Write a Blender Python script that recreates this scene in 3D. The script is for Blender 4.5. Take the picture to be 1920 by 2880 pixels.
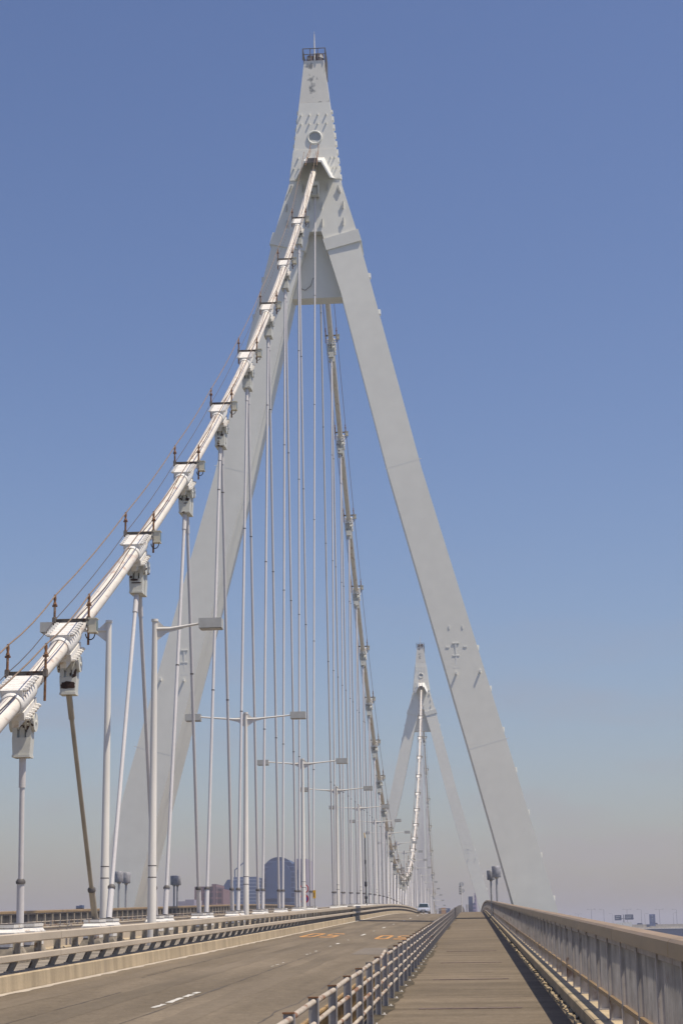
import bpy, bmesh, math, random
from mathutils import Vector, Matrix
random.seed(7)
for _o in list(bpy.data.objects): bpy.data.objects.remove(_o)
SC = bpy.context.scene
COL = SC.collection
R = math.radians

# ------------------------------------------------------------------ camera
F_PX, PITCH, ROLL, YAW, EYE = 4986.6, .23921, -.014884, -.068659, 1.546
def cam_ray(u, v):
    c, s = math.cos(ROLL), math.sin(ROLL)
    u, v = c*u + s*v, -s*u + c*v
    d = (u/F_PX, 1.0, -v/F_PX)
    c, s = math.cos(PITCH), math.sin(PITCH)
    fw = c*d[1] - s*d[2]; up = s*d[1] + c*d[2]
    c, s = math.cos(YAW), math.sin(YAW)
    return Vector((c*d[0] + s*fw, -s*d[0] + c*fw, up))
_f = cam_ray(0, 0)
_r = (cam_ray(1, 0) - _f).normalized()
_u = (cam_ray(0, -1) - _f).normalized()
_f.normalize()
cd = bpy.data.cameras.new('camera')
cd.sensor_fit = 'VERTICAL'; cd.sensor_height = 36.0; cd.lens = F_PX/2880*36
cd.clip_start = .1; cd.clip_end = 60000
cam = bpy.data.objects.new('camera', cd); COL.objects.link(cam)
cam.matrix_world = Matrix(((_r.x, _u.x, -_f.x, 0), (_r.y, _u.y, -_f.y, 0), (_r.z, _u.z, -_f.z, EYE), (0, 0, 0, 1)))
SC.camera = cam

# ------------------------------------------------------------------ world, sun, exposure
SUN_DIR = Vector((.385, -.137, .91)).normalized()
w = bpy.data.worlds.new('World'); SC.world = w; w.use_nodes = True
nt = w.node_tree; nt.nodes.clear()
out = nt.nodes.new('ShaderNodeOutputWorld'); bg = nt.nodes.new('ShaderNodeBackground')
sky = nt.nodes.new('ShaderNodeTexSky'); sky.sky_type = 'NISHITA'; sky.sun_disc = False
sky.sun_elevation = math.asin(SUN_DIR.z)
sky.sun_rotation = math.atan2(SUN_DIR.x, SUN_DIR.y)
sky.air_density = 1.3; sky.dust_density = 1.3; sky.ozone_density = 2.2
gam = nt.nodes.new('ShaderNodeGamma'); gam.inputs[1].default_value = 1.2
tint = nt.nodes.new('ShaderNodeMix'); tint.data_type = 'RGBA'; tint.blend_type = 'MULTIPLY'; tint.inputs[0].default_value = 1
tint.inputs[7].default_value = (1.0, .948, 1.10, 1)      # the camera's colour balance
nt.links.new(sky.outputs[0], gam.inputs[0]); nt.links.new(gam.outputs[0], tint.inputs[6])
# faint thin cloud banks low over the horizon
tcw = nt.nodes.new('ShaderNodeTexCoord'); mpw = nt.nodes.new('ShaderNodeMapping'); mpw.inputs['Scale'].default_value = (1, 1, 3.6)
nzw = nt.nodes.new('ShaderNodeTexNoise'); nzw.inputs['Scale'].default_value = 9; nzw.inputs['Detail'].default_value = 5
nt.links.new(tcw.outputs['Generated'], mpw.inputs[0]); nt.links.new(mpw.outputs[0], nzw.inputs['Vector'])
mrw = nt.nodes.new('ShaderNodeMapRange'); mrw.inputs[1].default_value = .50; mrw.inputs[2].default_value = .72; mrw.inputs[3].default_value = 0; mrw.inputs[4].default_value = .42
nt.links.new(nzw.outputs[0], mrw.inputs[0])
sxw = nt.nodes.new('ShaderNodeSeparateXYZ'); nt.links.new(tcw.outputs['Generated'], sxw.inputs[0])
bnd = nt.nodes.new('ShaderNodeMapRange'); bnd.inputs[1].default_value = .22; bnd.inputs[2].default_value = .06; bnd.inputs[3].default_value = 0; bnd.inputs[4].default_value = 1
nt.links.new(sxw.outputs[2], bnd.inputs[0])
mlw = nt.nodes.new('ShaderNodeMath'); mlw.operation = 'MULTIPLY'; nt.links.new(mrw.outputs[0], mlw.inputs[0]); nt.links.new(bnd.outputs[0], mlw.inputs[1])
cmx = nt.nodes.new('ShaderNodeMix'); cmx.data_type = 'RGBA'; cmx.inputs[7].default_value = (5.6, 5.0, 5.3, 1)
nt.links.new(mlw.outputs[0], cmx.inputs[0]); nt.links.new(tint.outputs[2], cmx.inputs[6]); nt.links.new(cmx.outputs[2], bg.inputs[0])
bg.inputs[1].default_value = .064
nt.links.new(bg.outputs[0], out.inputs[0])
sd = bpy.data.lights.new('sun', 'SUN'); sd.energy = 4.8; sd.angle = R(.5); sd.color = (1, .895, .74)
sun = bpy.data.objects.new('sun', sd); COL.objects.link(sun)
sun.rotation_euler = SUN_DIR.to_track_quat('Z', 'Y').to_euler(); sun.location = (0, 0, 200)
SC.view_settings.view_transform = 'Standard'; SC.view_settings.look = 'None'
SC.view_settings.exposure = 0.12; SC.view_settings.gamma = 1.0
SC.render.engine = 'CYCLES'

# ------------------------------------------------------------------ deck profile
XC = -10.85                     # centre line of the bridge
D1, D2 = 132.8, 432.8           # the two towers
def zp(d):
    if d > 308.5: d = 617.0 - d
    e = max(d - 169.85, 0.0)
    return .024424*d - 8.8e-5*e*e
def slope(d): return (zp(d + .5) - zp(d - .5))
def zroad(x, d):
    if x < XC: x = 2*XC - x
    return zp(d) - .05 - (x + 8.6)*.0232
def zcable(d):
    if d <= D1: return 7.8 + .44*(d - 43) + .00196*(d - 43)**2
    if d >= D2: return zcable(D1 + D2 - d)
    t = (d - D1 - 150)/150
    return 11.4 + 51.6*t*t
def cslope(d): return (zcable(d + .3) - zcable(d - .3))/.6

# ------------------------------------------------------------------ materials
MATS = {}
def mat(name, col, rough=.6, metal=0, var=.12, scale=3.0, spots=None, spot_scale=2.0, spot_thr=.62, spot_w=.04,
        stretch=(1, 1, 1), bump=0.0, bump_scale=30, per_obj=True, col2=None, grain=0.0, grain_scale=60, spec=.4):
    m = bpy.data.materials.new(name); m.use_nodes = True
    n = m.node_tree.nodes; l = m.node_tree.links
    b = n['Principled BSDF']; b.inputs['Roughness'].default_value = rough; b.inputs['Metallic'].default_value = metal
    b.inputs['Specular IOR Level'].default_value = spec
    tc = n.new('ShaderNodeTexCoord'); mp = n.new('ShaderNodeMapping'); mp.inputs['Scale'].default_value = stretch
    l.new(tc.outputs['Object'], mp.inputs['Vector'])
    vec = mp.outputs[0]
    if per_obj:
        oi = n.new('ShaderNodeObjectInfo'); ad = n.new('ShaderNodeVectorMath'); ad.operation = 'ADD'
        cx = n.new('ShaderNodeVectorMath'); cx.operation = 'SCALE'; cx.inputs[0].default_value = (37, 91, 53)
        l.new(oi.outputs['Random'], cx.inputs['Scale']); l.new(vec, ad.inputs[0]); l.new(cx.outputs[0], ad.inputs[1]); vec = ad.outputs[0]
    no = n.new('ShaderNodeTexNoise'); no.inputs['Scale'].default_value = scale; no.inputs['Detail'].default_value = 6
    no.inputs['Roughness'].default_value = .62
    l.new(vec, no.inputs['Vector'])
    rp = n.new('ShaderNodeValToRGB')
    c2 = col2 or tuple(c*(1 - 2.2*var) for c in col)
    rp.color_ramp.elements[0].position = .3; rp.color_ramp.elements[1].position = .68
    rp.color_ramp.elements[0].color = (*c2, 1); rp.color_ramp.elements[1].color = (*[min(1, c*(1 + var*.6)) for c in col], 1)
    l.new(no.outputs[0], rp.inputs[0]); cur = rp.outputs[0]
    if grain:
        g = n.new('ShaderNodeTexNoise'); g.inputs['Scale'].default_value = grain_scale; g.inputs['Detail'].default_value = 3
        l.new(tc.outputs['Object'], g.inputs['Vector'])
        mr = n.new('ShaderNodeMapRange'); mr.inputs[1].default_value = .3; mr.inputs[2].default_value = .7
        mr.inputs[3].default_value = 1 - grain; mr.inputs[4].default_value = 1 + grain
        l.new(g.outputs[0], mr.inputs[0])
        mm = n.new('ShaderNodeMix'); mm.data_type = 'RGBA'; mm.blend_type = 'MULTIPLY'; mm.inputs[0].default_value = 1
        l.new(cur, mm.inputs[6]); l.new(mr.outputs[0], mm.inputs[7]); cur = mm.outputs[2]
    if spots:
        s = n.new('ShaderNodeTexNoise'); s.inputs['Scale'].default_value = spot_scale; s.inputs['Detail'].default_value = 5
        l.new(vec, s.inputs['Vector'])
        sr = n.new('ShaderNodeMapRange'); sr.inputs[1].default_value = spot_thr; sr.inputs[2].default_value = spot_thr + spot_w
        l.new(s.outputs[0], sr.inputs[0])
        mx = n.new('ShaderNodeMix'); mx.data_type = 'RGBA'
        l.new(sr.outputs[0], mx.inputs[0]); l.new(cur, mx.inputs[6]); mx.inputs[7].default_value = (*spots, 1)
        cur = mx.outputs[2]
    l.new(cur, b.inputs['Base Color'])
    if bump:
        bn = n.new('ShaderNodeTexNoise'); bn.inputs['Scale'].default_value = bump_scale; bn.inputs['Detail'].default_value = 4
        l.new(tc.outputs['Object'], bn.inputs['Vector'])
        bp = n.new('ShaderNodeBump'); bp.inputs['Strength'].default_value = bump; bp.inputs['Distance'].default_value = .02
        l.new(bn.outputs[0], bp.inputs['Height']); l.new(bp.outputs[0], b.inputs['Normal'])
    MATS[name] = m
    return m
RUST = (.10, .042, .02)
TOWER = mat('tower_paint', (.73, .72, .65), .5, var=.03, scale=.16, stretch=(1, 1, .35), per_obj=False, grain=.025, grain_scale=1.2)
TOWERW = mat('worn_tower_paint', (.72, .70, .63), .6, var=.05, scale=.6, spots=(.20, .21, .21), spot_scale=1.5, spot_thr=.56, spot_w=.09, per_obj=False, stretch=(1, 1, .8))
TWHITE = mat('bracket_paint', (.74, .74, .69), .5, var=.05)
CABLE = mat('cable_paint', (.70, .65, .565), .5, var=.05, scale=1.6, spots=(.44, .29, .21), spot_scale=2.6, spot_thr=.565, spot_w=.16, stretch=(1.6, .5, 1.6), grain=.04, grain_scale=9)
WHITE = mat('white_steel', (.72, .70, .65), .5, var=.05, scale=2.5, spots=(.40, .27, .17), spot_scale=4.5, spot_thr=.60, spot_w=.14, grain=.05, grain_scale=14)
SOCK = mat('socket_paint', (.60, .60, .54), .55, var=.06, scale=2.5, spots=(.06, .033, .022), spot_scale=2.6, spot_thr=.635, spot_w=.012)
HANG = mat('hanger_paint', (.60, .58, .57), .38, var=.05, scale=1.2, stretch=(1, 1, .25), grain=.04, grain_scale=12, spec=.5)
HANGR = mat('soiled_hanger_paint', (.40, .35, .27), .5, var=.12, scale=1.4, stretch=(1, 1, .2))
GALV = mat('galvanised_steel', (.42, .42, .42), .45, .3, var=.1, scale=5)
RUSTM = mat('rusty_steel', (.23, .115, .055), .85, var=.3, scale=9, spots=(.36, .32, .27), spot_scale=6, spot_thr=.58, spot_w=.1)
ROPE = mat('rusty_rope', (.25, .18, .13), .9, var=.25, scale=14)
DARKROPE = mat('dark_rope', (.10, .09, .095), .8, var=.2, scale=10)
DARK = mat('dark_steel', (.13, .12, .115), .6, var=.2, scale=4)
BLACK = mat('black_rubber', (.025, .025, .03), .5, var=.1)
BOX = mat('beige_box_paint', (.56, .53, .42), .5, var=.06, scale=4, spots=RUST, spot_scale=7, spot_thr=.72)
LAMPP = mat('lamp_post_paint', (.70, .675, .62), .42, var=.05, scale=1.5, stretch=(1, 1, .3), spots=(.35, .26, .2), spot_scale=8, spot_thr=.76)
LAMPH = mat('lamp_head_paint', (.46, .46, .43), .55, var=.06)
LENS = mat('lamp_lens', (.28, .28, .26), .2, var=.1)
CONC = mat('stained_concrete', (.42, .34, .225), .9, var=.17, scale=1.6, stretch=(2.2, 1.1, .12), grain=.07, grain_scale=22, bump=.25, per_obj=False, spots=(.30, .245, .17), spot_scale=1.3, spot_thr=.56, spot_w=.12)
CONC2 = mat('kerb_concrete', (.46, .365, .225), .92, var=.14, scale=2.5, grain=.1, grain_scale=30, bump=.4, per_obj=False)
MEDC = mat('median_concrete', (.50, .45, .37), .9, var=.15, scale=.8, grain=.06, grain_scale=9, per_obj=False)
CRUMB = mat('broken_mortar', (.42, .33, .2), .95, var=.3, scale=9, bump=.7, bump_scale=20, per_obj=False)
MEDF = mat('grimy_median_floor', (.27, .235, .185), .95, var=.3, scale=1.2, grain=.15, grain_scale=14, per_obj=False, spots=(.13, .115, .095), spot_scale=2, spot_thr=.56, spot_w=.1)
RAILB = mat('barrier_rail_paint', (.49, .42, .325), .6, var=.08, scale=.7, stretch=(1, .5, 1), grain=.04, grain_scale=12, per_obj=False, spots=(.36, .27, .19), spot_scale=2.2, spot_thr=.66, spot_w=.2)
BPOST = mat('barrier_post_paint', (.40, .37, .31), .65, var=.15, scale=5, spots=(.17, .12, .08), spot_scale=4, spot_thr=.6, spot_w=.1)
PIPE = mat('chipped_pipe_paint', (.45, .39, .31), .6, var=.15, scale=7, spots=(.22, .11, .055), spot_scale=5.5, spot_thr=.53, spot_w=.10, per_obj=True, stretch=(1, .45, 1))
PPOST = mat('grey_post_paint', (.35, .34, .335), .5, var=.1, scale=5, spots=(.2, .13, .09), spot_scale=5, spot_thr=.66)
OCHRE = mat('ochre_rust_bar', (.36, .235, .10), .75, var=.3, scale=6)
CAPM = mat('parapet_cap_paint', (.30, .205, .105), .42, var=.1, scale=1.6, grain=.05, grain_scale=16, per_obj=False, stretch=(1, .35, 1), spots=(.34, .24, .16), spot_scale=3, spot_thr=.62, spot_w=.2)
PARP = mat('parapet_post_paint', (.42, .39, .365), .6, var=.15, scale=3, spots=(.14, .075, .045), spot_scale=3.5, spot_thr=.6, spot_w=.12)
PARL = mat('sunlit_post_paint', (.60, .53, .42), .6, var=.12, scale=3)  # sunlight on the far left posts, put into a paler post colour
BARL = mat('darkened_bar_paint', (.19, .175, .16), .7, var=.2, scale=2)  # far left bars darkened in colour to paint the contrast with sunlit posts
BARS = mat('parapet_bar_paint', (.44, .41, .375), .6, var=.18, scale=2.5, spots=(.20, .10, .05), spot_scale=2.2, spot_thr=.64, spot_w=.12)
DRUM = mat('weathered_drum', (.34, .34, .36), .6, .1, var=.2, scale=4)
GLASSM = mat('signal_lens', (.45, .12, .10), .2, var=.2)
WL = mat('worn_white_marking', (.58, .56, .50), .7, var=.12, scale=3)
OM = mat('orange_marking', (.60, .29, .07), .7, var=.2, scale=2.5, spots=(.24, .17, .11), spot_scale=3, spot_thr=.53, spot_w=.14)
GREY1 = mat('joint_rubber', (.055, .05, .048), .8, var=.2)
JST = mat('joint_steel', (.17, .12, .10), .7, var=.25, scale=8)

def ground_mat(name, a, b, stretch, gr=.22, gscale=26):
    m = bpy.data.materials.new(name); m.use_nodes = True
    n = m.node_tree.nodes; l = m.node_tree.links; bs = n['Principled BSDF']
    bs.inputs['Roughness'].default_value = .93; bs.inputs['Specular IOR Level'].default_value = .2
    tc = n.new('ShaderNodeTexCoord')
    def noise(sc, st, det=5):
        mp = n.new('ShaderNodeMapping'); mp.inputs['Scale'].default_value = st; l.new(tc.outputs['Object'], mp.inputs[0])
        t = n.new('ShaderNodeTexNoise'); t.inputs['Scale'].default_value = sc; t.inputs['Detail'].default_value = det
        l.new(mp.outputs[0], t.inputs['Vector']); return t.outputs[0]
    rp = n.new('ShaderNodeValToRGB'); rp.color_ramp.elements[0].position = .32; rp.color_ramp.elements[1].position = .66
    rp.color_ramp.elements[0].color = (*a, 1); rp.color_ramp.elements[1].color = (*b, 1)
    l.new(noise(.7, stretch), rp.inputs[0]); cur = rp.outputs[0]
    for sc, st, amt, det in ((gscale, (1, 1, 1), gr, 3), (5.0, (1, .55, 1), gr*.55, 4), (.22, (1.6, .6, 1), .13, 3)):
        mr = n.new('ShaderNodeMapRange'); mr.inputs[1].default_value = .3; mr.inputs[2].default_value = .7
        mr.inputs[3].default_value = 1 - amt; mr.inputs[4].default_value = 1 + amt; l.new(noise(sc, st, det), mr.inputs[0])
        mm = n.new('ShaderNodeMix'); mm.data_type = 'RGBA'; mm.blend_type = 'MULTIPLY'; mm.inputs[0].default_value = 1
        l.new(cur, mm.inputs[6]); l.new(mr.outputs[0], mm.inputs[7]); cur = mm.outputs[2]
    l.new(cur, bs.inputs['Base Color'])
    bp = n.new('ShaderNodeBump'); bp.inputs['Strength'].default_value = .35; bp.inputs['Distance'].default_value = .01
    l.new(noise(gscale*1.5, (1, 1, 1), 3), bp.inputs['Height']); l.new(bp.outputs[0], bs.inputs['Normal'])
    return m
ROAD = ground_mat('road_asphalt', (.124, .100, .069), (.180, .146, .103), (1.3, .10, 1), .17, 20)
PATHM = ground_mat('path_asphalt', (.115, .092, .062), (.172, .137, .094), (.25, 1.6, 1), .16, 24)
PATCH = ground_mat('patched_asphalt', (.150, .130, .106), (.172, .149, .122), (1, 1, 1), .1, 20)

# ------------------------------------------------------------------ mesh helpers
class MB:
    def __init__(s): s.v = []; s.f = []; s.sm = []
    def add(s, vs, fs, smooth=False):
        b = len(s.v); s.v += [tuple(v) for v in vs]
        for f in fs: s.f.append([i + b for i in f]); s.sm.append(smooth)
        return s
    def box(s, x0, x1, y0, y1, z0, z1, M=None):
        vs = [Vector((x, y, z)) for z in (z0, z1) for y in (y0, y1) for x in (x0, x1)]
        if M: vs = [M @ v for v in vs]
        return s.add(vs, [(0, 2, 3, 1), (4, 5, 7, 6), (0, 1, 5, 4), (2, 6, 7, 3), (0, 4, 6, 2), (1, 3, 7, 5)])
    def frus(s, a, b):   # two rectangles (x0,x1,y0,y1,z)
        vs = []
        for x0, x1, y0, y1, z in (a, b): vs += [(x0, y0, z), (x1, y0, z), (x0, y1, z), (x1, y1, z)]
        return s.add(vs, [(0, 2, 3, 1), (4, 5, 7, 6), (0, 1, 5, 4), (2, 6, 7, 3), (0, 4, 6, 2), (1, 3, 7, 5)])
    def tube(s, pts, r, n=10, caps=True, smooth=True):
        pts = [Vector(p) for p in pts]; rr = r if isinstance(r, (list, tuple)) else [r]*len(pts)
        rings = []
        up = Vector((0, 0, 1)) if abs((pts[1] - pts[0]).normalized().z) < .9 else Vector((0, 1, 0))
        for i, p in enumerate(pts):
            t = (pts[min(i + 1, len(pts) - 1)] - pts[max(i - 1, 0)]).normalized()
            a = up.cross(t)
            if a.length < 1e-4: a = Vector((1, 0, 0)).cross(t)
            a.normalize(); b = t.cross(a)
            rings.append([p + a*math.cos(2*math.pi*k/n)*rr[i] + b*math.sin(2*math.pi*k/n)*rr[i] for k in range(n)])
        vs = [v for q in rings for v in q]; fs = []
        for i in range(len(pts) - 1):
            for k in range(n):
                fs.append((i*n + k, i*n + (k + 1) % n, (i + 1)*n + (k + 1) % n, (i + 1)*n + k))
        s.add(vs, fs, smooth)
        if caps:
            s.add(rings[0], [tuple(range(n))[::-1]]); s.add(rings[-1], [tuple(range(n))])
        return s
    def prism(s, poly, axis, a0, a1, M=None):   # polygon in the two other axes, extruded along axis
        def P(p, a):
            v = {'x': (a, p[0], p[1]), 'y': (p[0], a, p[1]), 'z': (p[0], p[1], a)}[axis]
            return M @ Vector(v) if M else v
        n = len(poly); vs = [P(p, a0) for p in poly] + [P(p, a1) for p in poly]
        fs = [tuple(range(n))[::-1], tuple(range(n, 2*n))] + [(k, (k + 1) % n, n + (k + 1) % n, n + k) for k in range(n)]
        return s.add(vs, fs)
    def sweep(s, prof, ds, zf=None, closed=True):  # profile of (x, dz) carried along the deck
        n = len(prof); zf = zf or (lambda x, d: zp(d)); vs = []
        for d in ds:
            for x, dz in prof: vs.append((x, d, zf(x, d) + dz))
        fs = []
        m = n if closed else n - 1
        for i in range(len(ds) - 1):
            for k in range(m): fs.append((i*n + k, i*n + (k + 1) % n, (i + 1)*n + (k + 1) % n, (i + 1)*n + k))
        if closed: fs += [tuple(range(n))[::-1], tuple((len(ds) - 1)*n + k for k in range(n))]
        return s.add(vs, fs)
    def mesh(s, name, m):
        me = bpy.data.meshes.new(name); me.from_pydata(s.v, [], s.f); me.materials.append(m)
        me.polygons.foreach_set('use_smooth', s.sm)
        bm = bmesh.new(); bm.from_mesh(me); bmesh.ops.recalc_face_normals(bm, faces=bm.faces); bm.to_mesh(me); bm.free()
        me.update(); return me
def place(name, me, parent=None, loc=(0, 0, 0), rot=(0, 0, 0)):
    o = bpy.data.objects.new(name, me); COL.objects.link(o); o.parent = parent; o.location = loc; o.rotation_euler = rot
    return o
def build(mb, name, m, parent=None, loc=(0, 0, 0), rot=(0, 0, 0)): return place(name, mb.mesh(name, m), parent, loc, rot)
def tag(o, label, cat, group=None, kind=None):
    o['label'] = label; o['category'] = cat
    if group: o['group'] = group
    return o
def thing(name, label, cat, loc=(0, 0, 0), group=None, rot=(0, 0, 0)):
    return tag(place(name, None, None, loc, rot), label, cat, group)
def structure(o): o['kind'] = 'structure'; return o
def copy_tree(o, parent=None):
    c = o.copy(); COL.objects.link(c); c.parent = parent
    for ch in o.children: copy_tree(ch, c)
    return c
def rng(a, b, st):
    r = []; x = a
    while x < b - 1e-6: r.append(x); x += st
    return r + [b]
ORD = ['zeroth', 'first', 'second', 'third', 'fourth', 'fifth', 'sixth', 'seventh', 'eighth', 'ninth', 'tenth', 'eleventh', 'twelfth', 'thirteenth',
       'fourteenth', 'fifteenth', 'sixteenth', 'seventeenth', 'eighteenth', 'nineteenth', 'twentieth', 'twenty-first', 'twenty-second', 'twenty-third',
       'twenty-fourth', 'twenty-fifth', 'twenty-sixth', 'twenty-seventh', 'twenty-eighth', 'twenty-ninth', 'thirtieth', 'thirty-first']
BEG, END = -14.0, 600.0
DS = rng(BEG, END, 2.0)

# ------------------------------------------------------------------ water, land, deck slabs
mw = bpy.data.materials.new('sea_water'); mw.use_nodes = True
_n = mw.node_tree.nodes; _l = mw.node_tree.links; _b = _n['Principled BSDF']
_b.inputs['Base Color'].default_value = (.13, .145, .14, 1); _b.inputs['Roughness'].default_value = .3
_t = _n.new('ShaderNodeTexNoise'); _t.inputs['Scale'].default_value = .15; _t.inputs['Detail'].default_value = 6
_tc = _n.new('ShaderNodeTexCoord'); _l.new(_tc.outputs['Object'], _t.inputs['Vector'])
_bp = _n.new('ShaderNodeBump'); _bp.inputs['Strength'].default_value = .5; _l.new(_t.outputs[0], _bp.inputs['Height']); _l.new(_bp.outputs[0], _b.inputs['Normal'])
structure(build(MB().add([(-5900, -5900, 0), (5900, -5900, 0), (5900, 5900, 0), (-5900, 5900, 0)], [(0, 1, 2, 3)]), 'water', mw, loc=(0, 0, -27)))
LAND = mat('city_ground', (.14, .14, .12), .95, var=.3, scale=.02)
structure(build(MB().box(-1500, 600, 1500, 5000, -29, -25), 'land', LAND))

GIRD = mat('girder_paint', (.40, .42, .42), .6, var=.08)
def slab(name, x0, x1, dz, zf, m, t=.3, ds=DS):
    return structure(build(MB().sweep([(x0, dz), (x1, dz), (x1, dz - t), (x0, dz - t)], ds, zf), name, m))
P_ = lambda x, d: zp(d)
slab('sidewalk', -1.45, 1.30, 0, P_, PATHM)
slab('road', -8.62, -1.452, 0, zroad, ROAD)
slab('road', 2*XC + 1.452, 2*XC + 8.62, 0, zroad, ROAD)
slab('sidewalk', 2*XC - 1.30, 2*XC + 1.45, 0, P_, PATHM)
slab('median', -12.60, -9.10, .215, P_, MEDF, t=.5)
structure(build(MB().sweep([(2*XC - 1.9, -.31), (1.9, -.31), (1.9, -.6), (-1.5, -1.2), (-5, -3.6), (2*XC + 5, -3.6), (2*XC + 1.5, -1.2), (2*XC - 1.9, -.6)], DS, P_), 'bridge_girder', GIRD))
# kerbs
def kerb(nm, pr, m, ds=DS, zf=P_): return structure(build(MB().sweep(pr, ds, zf), nm, m))
for s in (0, 1):
    fx = (lambda x: x) if s == 0 else (lambda x: 2*XC - x)
    k = build(MB().sweep([(fx(-8.6), -.34), (fx(-8.64), .24), (fx(-8.68), .265), (fx(-9.06), .265), (fx(-9.10), .24), (fx(-9.10), -.34)], DS, P_), 'median_kerb', CONC)
    structure(k)
    kk = MB(); d = BEG
    while d < END - 10:
        L = 1.83
        kk.sweep([(fx(1.30), -.25), (fx(1.31), .165), (fx(1.33), .18), (fx(1.80), .18), (fx(1.80), -.25)], [d + .012, d + L - .012], P_); d += L if d < 260 else L
        if d > 330: break
    structure(build(kk, 'parapet_kerb', CONC2))
structure(build(MB().sweep([(1.32, -.28), (1.32, .168), (1.79, .168), (1.79, -.28)], DS, P_), 'kerb_bed', CONC2))
# crumbling mortar strip in the gutter
cr = MB(); n = 0; vs = []; fs = []
d = 5.0
while d < 200:
    a = 1.215 + random.uniform(-.035, .03); b = 1.275 + random.uniform(-.02, .03); h = random.uniform(.012, .05)
    z = zp(d); vs += [(a - .01, d, z - .02), (a, d, z + h), (b, d, z + h*random.uniform(.7, 1.2)), (b + .012, d, z - .02)]
    d += random.uniform(.06, .2) if d < 60 else .5
m_ = len(vs)//4
for i in range(m_ - 1):
    if random.random() < .07: continue
    for k in range(3): fs.append((4*i + k, 4*i + k + 1, 4*i + 4 + k + 1, 4*i + 4 + k))
g = build(cr.add(vs, fs), 'gutter_rubble', CRUMB); g['kind'] = 'stuff'; g['label'] = 'crumbling ochre mortar rubble lying along the parapet kerb'; g['category'] = 'rubble'
# light gutter dust line beside the median kerb
DUST = mat('gutter_dust', (.43, .38, .31), .95, var=.12, scale=2, grain=.15, grain_scale=20, per_obj=False)
vs = []; fs = []
dd = rng(BEG, 300, .6)
for d in dd:
    x1 = -8.40 + random.uniform(-.06, .06); vs += [(-8.6, d, zroad(-8.6, d) + .005), (x1, d, zroad(x1, d) + .005)]
for i in range(len(dd) - 1): fs.append((2*i, 2*i + 1, 2*i + 3, 2*i + 2))
structure(build(MB().add(vs, fs), 'gutter_line', DUST))

# markings, joints
def patch_on(name, x0, x1, d0, d1, m, dz, zf=zroad, st=1.0, jag=0):
    ds = rng(d0, d1, st); vs = []; fs = []
    for d in ds:
        a, b = x0 + random.uniform(-jag, jag), x1 + random.uniform(-jag, jag); vs += [(a, d, zf(a, d) + dz), (b, d, zf(b, d) + dz)]
    for i in range(len(ds) - 1): fs.append((2*i, 2*i + 1, 2*i + 3, 2*i + 2))
    return structure(build(MB().add(vs, fs), name, m))
for a, b, wd in [(29.5, 30.5, .10), (30.9, 32.4, .15), (32.7, 33.5, .15), (33.8, 34.35, .12), (46.9, 47.5, .05), (47.9, 48.5, .05), (49.3, 49.8, .04), (56.6, 57.2, .06), (57.8, 58.3, .05), (60.0, 60.5, .06),
                 (65.9, 66.6, .07), (69.2, 70.5, .13), (75.5, 76, .05), (84.7, 88, .15), (95, 96, .08), (104.8, 108, .15), (118, 121, .08), (136, 139, .12), (150, 154, .15), (170, 174, .12), (190, 194, .15), (210, 214, .15)]:
    patch_on('lane_marking', -5.2 - wd*.4, -5.2 + wd*.4, a, b, WL, .006, st=.25, jag=.022)
patch_on('edge_marking', -8.44, -8.36, 120, 300, WL, .009, st=4)
patch_on('road_patch', -3.85, -1.9, 57.2, 64.6, PATCH, .004)
seam = mat('asphalt_seam', (.10, .085, .07), .95, var=.2)
patch_on('asphalt_seam', -5.03, -5.0, 16, 60, seam, .004, st=.7, jag=.02)
patch_on('asphalt_seam', -6.62, -6.59, 20, 34, seam, .004, st=.7, jag=.02)
# '50' painted for oncoming traffic (strokes in a 1 x 1 cell, read from the far side)
G5 = [[(0, 1), (1, 1), (1, .86), (.22, .86), (.22, .62), (0, .62)], [(0, .62), (.22, .62), (.7, .60), (.95, .52), (.95, .40), (.8, .49), (0, .49)],
      [(.78, .50), (.95, .42), (1, .3), (.93, .1), (.76, .16), (.78, .3)], [(0, .18), (.12, .18), (.25, .13), (.7, .13), (.93, .1), (.7, 0), (.2, 0), (0, .1)]]
G0 = [[(0, .1), (.2, 0), (.24, .14), (.24, .86), (.2, 1), (0, .9)], [(.8, 0), (1, .1), (1, .9), (.8, 1), (.76, .86), (.76, .14)],
      [(.2, 0), (.8, 0), (.76, .14), (.24, .14)], [(.24, .86), (.76, .86), (.8, 1), (.2, 1)]]
def digits(x0, x1, d0, d1, nm):
    mb = MB(); wd = (x1 - x0)*.42
    # oncoming driver looks towards -Y: his left is +X
    for gl, xs in ((G5, x1), (G0, x0 + wd)):
        for poly in gl:
            vs = [];
            for u, v in poly:
                x = xs - u*wd; d = d0 + (1 - v)*0 + (d1 - d0)*(1 - v) if False else d0 + (d1 - d0)*(1 - v)
                vs.append((x, d, zroad(x, d) + .006))
            mb.add(vs, [tuple(range(len(vs)))])
    return structure(build(mb, nm, OM))
# v=1 (glyph top) must be nearest the camera, because the text is read from beyond
digits(-7.75, -6.15, 80.2, 88.4, 'speed_marking')
digits(-4.28, -2.82, 77.8, 85.2, 'speed_marking')
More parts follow.
